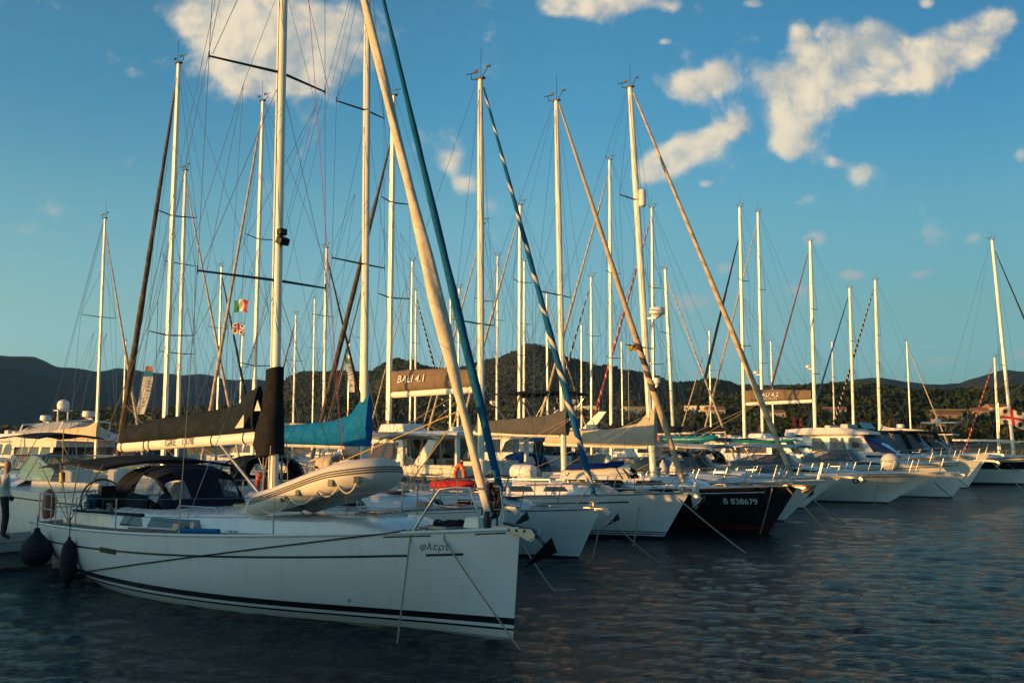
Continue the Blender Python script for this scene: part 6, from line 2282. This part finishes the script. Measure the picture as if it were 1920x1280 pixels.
def hill(k, name, m):
    dist, wd, sky_, kind = SKYL[k]
    lo, hi = max(-700, sky_[0][0]), min(2600, sky_[-1][0])
    pxs = np.linspace(lo, hi, 300)
    D = np.array([dist(p) for p in pxs], float)
    ys = np.interp(pxs, [s[0] for s in sky_], [s[1] for s in sky_])
    H = CAMZ + (HOR - ys) / FPX * D
    H = H + .018 * D * 0
    t = np.linspace(-1, 1, 70)
    PX, T = np.meshgrid(pxs, t, indexing='ij')
    DD = D[:, None] * (1 + wd * T * np.where(T < 0, 1.0, 1.4))
    Xg = (PX - 960) / FPX * DD
    sh = (1 - np.abs(T) ** 1.35) * np.where(np.abs(T) < 1, 1, 0)
    gul = .10 * hnoise(Xg, DD, 9.0 / D[:, None]) + .07 * hnoise(Xg + 300, DD, 23.0 / D[:, None]) + .04 * hnoise(Xg, DD + 100, 57.0 / D[:, None])
    Zg = H[:, None] * (sh + gul * np.abs(T) * (1 - np.abs(T)) * 3.2) - np.where(np.abs(T) > .96, 4, 0)
    Zg += .012 * H[:, None] * hnoise(Xg, DD * 0 + 3, 110.0 / D[:, None]) * (1 - np.abs(T))
    o = grid_mesh(name, Xg, DD, Zg, m)
    if o.data.polygons[5000].normal.z < 0:
        o.data.flip_normals()
    tag(o, kind='structure')
    return pxs, D, H, wd, t, Xg, DD, Zg


def scrub(name, dark, lightc, rock, sc):
    def cu(b, tcn, mp):
        g = b.n('ShaderNodeNewGeometry').outputs['Position']
        n1 = b.n('ShaderNodeTexNoise', {'Vector': g, 'Scale': sc, 'Detail': 6.0, 'Roughness': .65}).outputs[0]
        n2 = b.n('ShaderNodeTexVoronoi', {'Vector': g, 'Scale': sc * 14}).outputs[0]
        c = b.mix(b.sstep(n1, .40, .62), dark, lightc)
        c = b.mix(b.m('MULTIPLY', b.sstep(n2, .35, .7), .6), c, dark)
        return b.mix(b.m('MULTIPLY', b.sstep(n1, .60, .72), .8), c, rock)
    m = mat(name, rough=.95, custom=cu, var=0, spec=.1)
    return m


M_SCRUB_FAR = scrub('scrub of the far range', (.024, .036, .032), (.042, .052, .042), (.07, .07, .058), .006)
M_SCRUB_MID = scrub('scrub of the pointed hill', (.032, .040, .020), (.075, .075, .036), (.15, .12, .075), .014)
M_SCRUB_NEAR = scrub('scrub of the near slope', (.026, .036, .014), (.06, .062, .025), (.15, .12, .07), .03)
hill(0, 'hills', M_SCRUB_FAR)
mid = hill(1, 'hills', M_SCRUB_MID)
hill(2, 'hills', M_SCRUB_FAR)
nearr = hill(3, 'hills', M_SCRUB_NEAR)
nearl = hill(4, 'hills', M_SCRUB_NEAR)
# low shore land joining them
pxs = np.linspace(-700, 2600, 200)
tt = np.linspace(0, 1, 40)
PX, T = np.meshgrid(pxs, tt, indexing='ij')
sho = np.interp(pxs, [-700, 200, 900, 1400, 2000, 2600], [420, 360, 260, 215, 200, 200])
DD = sho[:, None] + (2200 - sho[:, None]) * T ** 2
Xg = (PX - 960) / FPX * DD
Zg = np.where(T == 0, -1.5, 1.4 + 9 * T + .4 * hnoise(Xg, DD, .02))
land = grid_mesh('ground', Xg, DD, Zg, scrub('dry coastal ground', (.07, .07, .035), (.16, .13, .08), (.24, .2, .14), .05))
if land.data.polygons[100].normal.z < 0:
    land.data.flip_normals()
tag(land, kind='structure')

# woods: leaf clumps scattered over the slopes ------------------------
M_LEAF = mat('maquis leaves', (.046, .056, .022), .8, var=.5, vscale=.15, spec=.15)
M_LEAF2 = mat('pine needles', (.022, .036, .014), .8, var=.45, vscale=.4, spec=.15)
M_LEAF3 = mat('olive leaves', (.055, .060, .028), .8, var=.4, vscale=.3, spec=.15)
M_BARK = mat('bark', (.09, .06, .04), .9, var=.3, vscale=6)


def clumps(name, centres, sizes, nq, m, seed, flat=.75):
    rg = np.random.default_rng(seed)
    N = len(centres)
    d = rg.normal(size=(N, nq, 3))
    d /= np.linalg.norm(d, axis=2, keepdims=True)
    d[:, :, 2] = np.abs(d[:, :, 2]) * 1.1 - .15
    r = rg.uniform(.45, 1.0, (N, nq, 1))
    c = centres[:, None, :] + d * r * sizes[:, None, None] * np.array([1, 1, flat])
    nrm = d + rg.normal(0, .55, (N, nq, 3))
    nrm /= np.linalg.norm(nrm, axis=2, keepdims=True)
    up = rg.normal(size=(N, nq, 3))
    a = np.cross(nrm, up)
    a /= np.linalg.norm(a, axis=2, keepdims=True)
    b2 = np.cross(nrm, a)
    s = sizes[:, None, None] * rg.uniform(.28, .55, (N, nq, 1)) * (14 / nq) ** .4
    co = np.stack([c - a * s - b2 * s * .8, c + a * s - b2 * s * .6, c + a * s * .7 + b2 * s, c - a * s * .8 + b2 * s * .7], 2).reshape(-1, 3).astype(np.float32)
    nf = N * nq
    me = bpy.data.meshes.new(name)
    me.vertices.add(len(co))
    me.vertices.foreach_set('co', co.ravel())
    me.loops.add(nf * 4)
    me.loops.foreach_set('vertex_index', np.arange(nf * 4, dtype=np.int32))
    me.polygons.add(nf)
    me.polygons.foreach_set('loop_start', np.arange(0, nf * 4, 4, dtype=np.int32))
    me.update(calc_edges=True)
    me.materials.append(m)
    return me


def scatter(hl, n, smin, smax, seed, tlo=-.98, thi=.05, keep=None):
    pxs_, D, H, wd, t, Xg_, DD_, Zg_ = hl
    rg = np.random.default_rng(seed)
    i = rg.integers(0, Xg_.shape[0] - 1, n * 3)
    tv = rg.uniform(tlo, thi, n * 3)
    j = np.clip(((tv + 1) / 2 * (len(t) - 1)), 0, len(t) - 2)
    j0 = j.astype(int)
    fj = j - j0
    fi = rg.random(n * 3)
    def itp(G):
        return (G[i, j0] * (1 - fj) + G[i, j0 + 1] * fj) * (1 - fi) + (G[i + 1, j0] * (1 - fj) + G[i + 1, j0 + 1] * fj) * fi
    x, y, z = itp(Xg_), itp(DD_), itp(Zg_)
    dens = hnoise(x, y, .02) + .6 * hnoise(x, y, .06) + rg.uniform(-.9, .9, n * 3)
    ok = (z > 1) & (dens > -.35)
    px = x / y * FPX + 960
    ok &= (px > -60) & (px < 1990)
    x, y, z = x[ok][:n], y[ok][:n], z[ok][:n]
    s = rg.uniform(smin, smax, len(x)) * (.7 + .6 * rg.random(len(x)))
    return np.stack([x, y, z + s * .2], -1), s


for hl, n, s0, s1, nm, sd_, m in ((mid, 15000, 1.5, 3.6, 'maquis_scrub', 1, M_LEAF), (nearr, 6500, 1.1, 3.2, 'pine_woods', 2, M_LEAF2), (nearl, 6000, 1.2, 3.2, 'maquis_woods', 3, M_LEAF)):
    c_, s_ = scatter(hl, n, s0, s1, sd_)
    o = bpy.data.objects.new(nm, clumps(nm, c_, s_, 12, m, sd_ + 10))
    COL.objects.link(o)
    tag(o, kind='stuff')

M_WALL1 = mat('cream house wall', (.42, .37, .29), .9, var=.1)
M_WALL2 = mat('white house wall', (.66, .62, .55), .9, var=.08)
M_WALL3 = mat('ochre house wall', (.30, .22, .15), .9, var=.1)
M_ROOF = mat('terracotta roof', (.30, .13, .07), .9, var=.25, vscale=2)


HS = [(1099, 768, 520, 13, 7, 2.8, M_WALL2, 'low white house on the slope right of the candy-striped foresail', True), (1188, 770, 520, 10, 7, 3.0, M_WALL1, 'small cream house behind the tall navy-covered sailboat', True),
      (1312, 768, 500, 15, 8, 2.8, M_WALL2, 'white villa on the slope above the teal kayak', True), (1340, 774, 490, 9, 7, 2.6, M_WALL1, 'cream annex right of the white villa', False),
      (1530, 776, 480, 10, 8, 2.6, M_WALL3, 'ochre house behind the reddish rolled foresail', False), (1565, 776, 470, 10, 7, 2.8, M_WALL1, 'cream house left of the plain blue foresail', False),
      (1775, 782, 440, 11, 7, 2.2, M_WALL3, 'ochre beach kiosk right of the sport fishing tower', False), (1868, 770, 470, 10, 8, 2.4, M_WALL1, 'cream house with terracotta roof near the right edge', False),
      (1836, 775, 460, 7, 6, 2.2, M_WALL3, 'ochre house behind the red rolled foresail', False), (1450, 780, 470, 10, 6, 2.6, M_WALL1, 'low cream house below the second taupe boom bag', False)]
rg = np.random.default_rng(21)
n_ = 3200
px_ = rg.uniform(-40, 1980, n_)
Yb = np.interp(px_, [-100, 900, 1400, 2000], [430, 330, 290, 270]) + rg.uniform(0, 230, n_)
zb_ = 2.0 + (Yb - 260) * .008
dn = hnoise(px_ * .6, Yb, .05) + rg.uniform(-.8, .8, n_)
k_ = dn > -.1
c_ = np.stack([(px_ - 960) / FPX * Yb, Yb, zb_ + .4], -1)[k_]
hc = []
for (px, py, Y, w, d, h_, wl_, lab, fl_) in HS:          # bushes round each house
    p = P(px, py + 4, Y)
    for k in range(16):
        hc.append((p.x + rg.uniform(-w * .8, w * .8), p.y - d * .5 - rg.uniform(.8, 3.5), p.z - rg.uniform(.2, 2.6)))
    for k in range(6):
        hc.append((p.x + rg.choice([-1, 1]) * w * rg.uniform(.5, .8), p.y, p.z + rg.uniform(-.5, 1.6)))
c_ = np.concatenate([c_, np.array(hc)])
o = bpy.data.objects.new('shore_scrub', clumps('shore_scrub', c_, rg.uniform(1.0, 2.4, len(c_)), 12, M_LEAF3, 33))
COL.objects.link(o)
tag(o, kind='stuff')

# shore trees one can tell apart ------------------------------------


def tree_proto(kind, seed):
    rg = np.random.default_rng(seed)
    rd_ = random.Random(seed)
    r = bpy.data.objects.new('shore_tree', None)
    COL.objects.link(r)
    if kind == 'palm':
        pts = [Vector((.25 * math.sin(f * 1.5), 0, 7.5 * f)) for f in np.linspace(0, 1, 7)]
        MB().tube(pts, [.28, .22, .2, .19, .19, .2, .22], 8).build('trunk', M_BARK, r)
        b = MB()
        for k in range(26):
            az, el = rd_.uniform(0, 2 * PI), rd_.uniform(-.3, 1.2)
            p0 = pts[-1]
            prev = None
            rings = []
            for q in range(7):
                f = q / 6
                d = Vector((math.cos(az) * math.cos(el - f * 1.5), math.sin(az) * math.cos(el - f * 1.5), math.sin(el - f * 1.5)))
                p0 = p0 + d * .48
                s = Vector((-math.sin(az), math.cos(az), 0)) * (.42 * math.sin(PI * min(1, f + .12)))
                rings.append([p0 - s - Vector((0, 0, .16)), p0, p0 + s - Vector((0, 0, .16))])
            b.loft(rings, False, False)
        b.build('crown', M_LEAF3, r, 0)
        return r
    hgt = {'pine': 9, 'bush': 5, 'olive': 6}[kind]
    th = {'pine': 5.6, 'bush': 1.2, 'olive': 2.2}[kind]
    b = MB().tube([(0, 0, 0), (.15, .05, th * .5), (.05, .1, th), (.1, 0, hgt * .8)], [.26, .2, .17, .06], 7)
    for k in range(5):
        a = 2 * PI * k / 5 + seed
        b.tube([(.05, .1, th * .85), (math.cos(a) * 1.4, math.sin(a) * 1.4, th + 1.1)], [.10, .04], 5)
    b.build('trunk', M_BARK, r)
    n = 46
    u = rg.normal(size=(n, 3))
    u /= np.linalg.norm(u, axis=1, keepdims=True)
    rad = {'pine': (3.6, 3.6, 1.3), 'bush': (2.6, 2.6, 1.9), 'olive': (2.7, 2.7, 1.9)}[kind]
    c = u * rg.uniform(.35, 1.0, (n, 1)) * np.array(rad) + np.array([0, 0, {'pine': 7.4, 'bush': 2.6, 'olive': 4.0}[kind]])
    me = clumps('crown', c, rg.uniform(.5, 1.05, n), 16, {'pine': M_LEAF2, 'bush': M_LEAF, 'olive': M_LEAF3}[kind], seed)
    o = bpy.data.objects.new('crown', me)
    COL.objects.link(o)
    o.parent = r
    return r


protos = {}
used = set()


def shore_tree(kind, px, Y, sc, label):
    base = P(px, HOR, Y)
    z = float(np.interp(px, [0, 900, 1400, 2000], [2.0, 2.0, 2.2, 2.4])) + (Y - 230) * .008
    if kind not in protos:
        r = protos[kind] = tree_proto(kind, {'pine': 3, 'bush': 8, 'olive': 5, 'palm': 2}[kind])
        r.location = (base.x, base.y, z)
        r.scale = (sc,) * 3
    else:
        r = dup(protos[kind], (base.x, base.y, z), px * .7, scale=(sc, sc * (.9 + .2 * ((px * 7) % 10) / 10), sc * (.9 + .2 * ((px * 3) % 10) / 10)))
    tag(r, label, 'tree', 'trees along the shore')
    return r


spots = [(1455, 262, 'bush', 1.1), (1492, 268, 'pine', .8), (1535, 258, 'bush', 1.25), (1552, 280, 'palm', .8), (1578, 262, 'pine', .85), (1612, 270, 'bush', 1.5), (1632, 290, 'pine', 1.05), (1668, 262, 'palm', .95),
         (1684, 275, 'bush', 1.3), (1712, 300, 'pine', .95), (1738, 290, 'olive', 1.15), (1768, 310, 'bush', 1.2), (1800, 300, 'olive', 1.2), (1828, 290, 'bush', 1.2), (1852, 300, 'pine', .8), (1905, 290, 'bush', 1.4),
         (1412, 300, 'olive', 1.1), (1378, 310, 'bush', 1.0), (1345, 320, 'olive', 1.2), (1300, 320, 'bush', 1.1), (1255, 330, 'olive', 1.0), (1120, 340, 'bush', 1.1), (1040, 350, 'olive', 1.2), (905, 350, 'bush', 1.1), (820, 360, 'bush', 1.2), (700, 380, 'olive', 1.2)]
KN = {'bush': 'dense dark round-crowned tree', 'pine': 'flat-topped umbrella pine', 'palm': 'palm tree with drooping fronds', 'olive': 'loose olive-green tree'}
PL = ['below the second taupe boom bag', 'left of the reddish rolled foresail', 'right of the reddish rolled foresail', 'beside the reddish-sailed boat\'s mast', 'left of the plain blue foresail', 'behind the blue-sailed boat\'s mast',
      'between the blue and the striped foresails', 'behind the white sail cover', 'right of the white sail cover', 'above the sport fishing boat\'s bow', 'left of the sport fishing tower', 'behind the sport fishing tower', 'right of the sport fishing tower',
      'left of the red rolled foresail', 'beside the small red-sailed boat', 'behind the red-cross flag', 'behind the second taupe boom bag', 'left of the second catamaran\'s mast', 'above the teal kayak', 'behind the beige sail cover of the leaning mast',
      'left of the leaning mast', 'behind the navy-covered tall sailboat', 'right of the candy-striped foresail', 'below the black flybridge canopy', 'right of the first taupe boom bag', 'below the first taupe boom bag']
for (px, Y, kd, sc), where in zip(spots, PL):
    shore_tree(kd, px, Y, sc, KN[kd] + ' on the shore ' + where)

# houses -------------------------------------------------------------
def house(label, px, py, Y, w, d, h, wall, roofm, rot=.2, flat=False):
    p = P(px, py + 4, Y)
    t = thing('house', label, 'house', (p.x, p.y, p.z), rot)
    MB().box((0, 0, h / 2 - 1.5), (w, d, h + 3)).build('wall', wall, t)
    if flat:
        MB().box((0, 0, h + .12), (w + .5, d + .5, .25)).build('roof', wall, t)
    else:
        MB().add
        b = MB()
        x, y = w / 2 + .4, d / 2 + .4
        b.add([(-x, -y, h), (x, -y, h), (x, y, h), (-x, y, h), (-x + .3, 0, h + d * .24), (x - .3, 0, h + d * .24)], [(0, 1, 5, 4), (2, 3, 4, 5), (1, 2, 5), (3, 0, 4), (0, 3, 2, 1)])
        b.build('roof', roofm, t, 0)
    n = max(2, int(w / 3))
    for k in range(n):
        x = lerp(-w / 2 + 1.2, w / 2 - 1.2, k / (n - 1))
        MB().box((x, -d / 2 - .01, h * .5), (.8, .06, 1.0)).build('window', M_GLASS, t)
    return t


for i, (px, py, Y, w, d, h_, wl_, lab, fl_) in enumerate(HS):
    house(lab, px, py, Y, w, d, h_, wl_, M_ROOF, .25 * math.sin(i * 2.1), fl_)
t = thing('parasol', 'yellow beach parasol awning by the ochre kiosk', 'parasol', P(1780, 790, 240))
MB().loft([[Vector((x, y, 2.6)) for x, y in ((-4, -1.6), (4, -1.6), (4, 1.6), (-4, 1.6))], [Vector((x, y, 3.0)) for x, y in ((-3.6, -.1), (3.6, -.1), (3.6, .1), (-3.6, .1))]]).build('canopy', M_YELLOW, t, 0)
for x in (-3.8, 3.8):
    for y in (-1.5, 1.5):
        MB().tube([(x, y, 0), (x, y, 2.6)], .06, 5).build('post', M_STEEL, t)

# unseen wall added behind the camera so its shadow covers the low hulls
M_SHADE_WALL = M_CONC
q = thing('shade_wall', 'unseen concrete wall added behind the viewpoint to shade the hulls', 'wall')
q.location = (*row(-6.5, -8), 0)
q.rotation_euler.z = ANG_A
MB().box((0, 0, .45), (70, 3.0, 2.1)).build('shade_wall_base', M_SHADE_WALL, q, bevel=.05)
MB().box((0, -.9, 2.25), (70, .5, 1.5)).build('shade_parapet', M_SHADE_WALL, q, bevel=.04)
MB().box((0, -.9, 3.04), (70, .7, .10)).build('shade_coping', M_SHADE_WALL, q, bevel=.02)

# ================================================================== evening air between the near boats and the far hills
hz = bpy.data.materials.new('evening haze')
hz.use_nodes = True
hz.node_tree.nodes.clear()
b = NB(hz.node_tree)
pv = b.n('ShaderNodeVolumePrincipled', {'Color': (.34, .64, 1.0, 1), 'Density': .00005, 'Anisotropy': .2})
ho = b.n('ShaderNodeOutputMaterial')
hz.node_tree.links.new(pv.outputs[0], ho.inputs['Volume'])
hzb = MB()
hzb.box((0, 3200, 213), (9000, 7000, 436))
o = hzb.build('haze', hz, None, 0)
tag(o, kind='stuff')
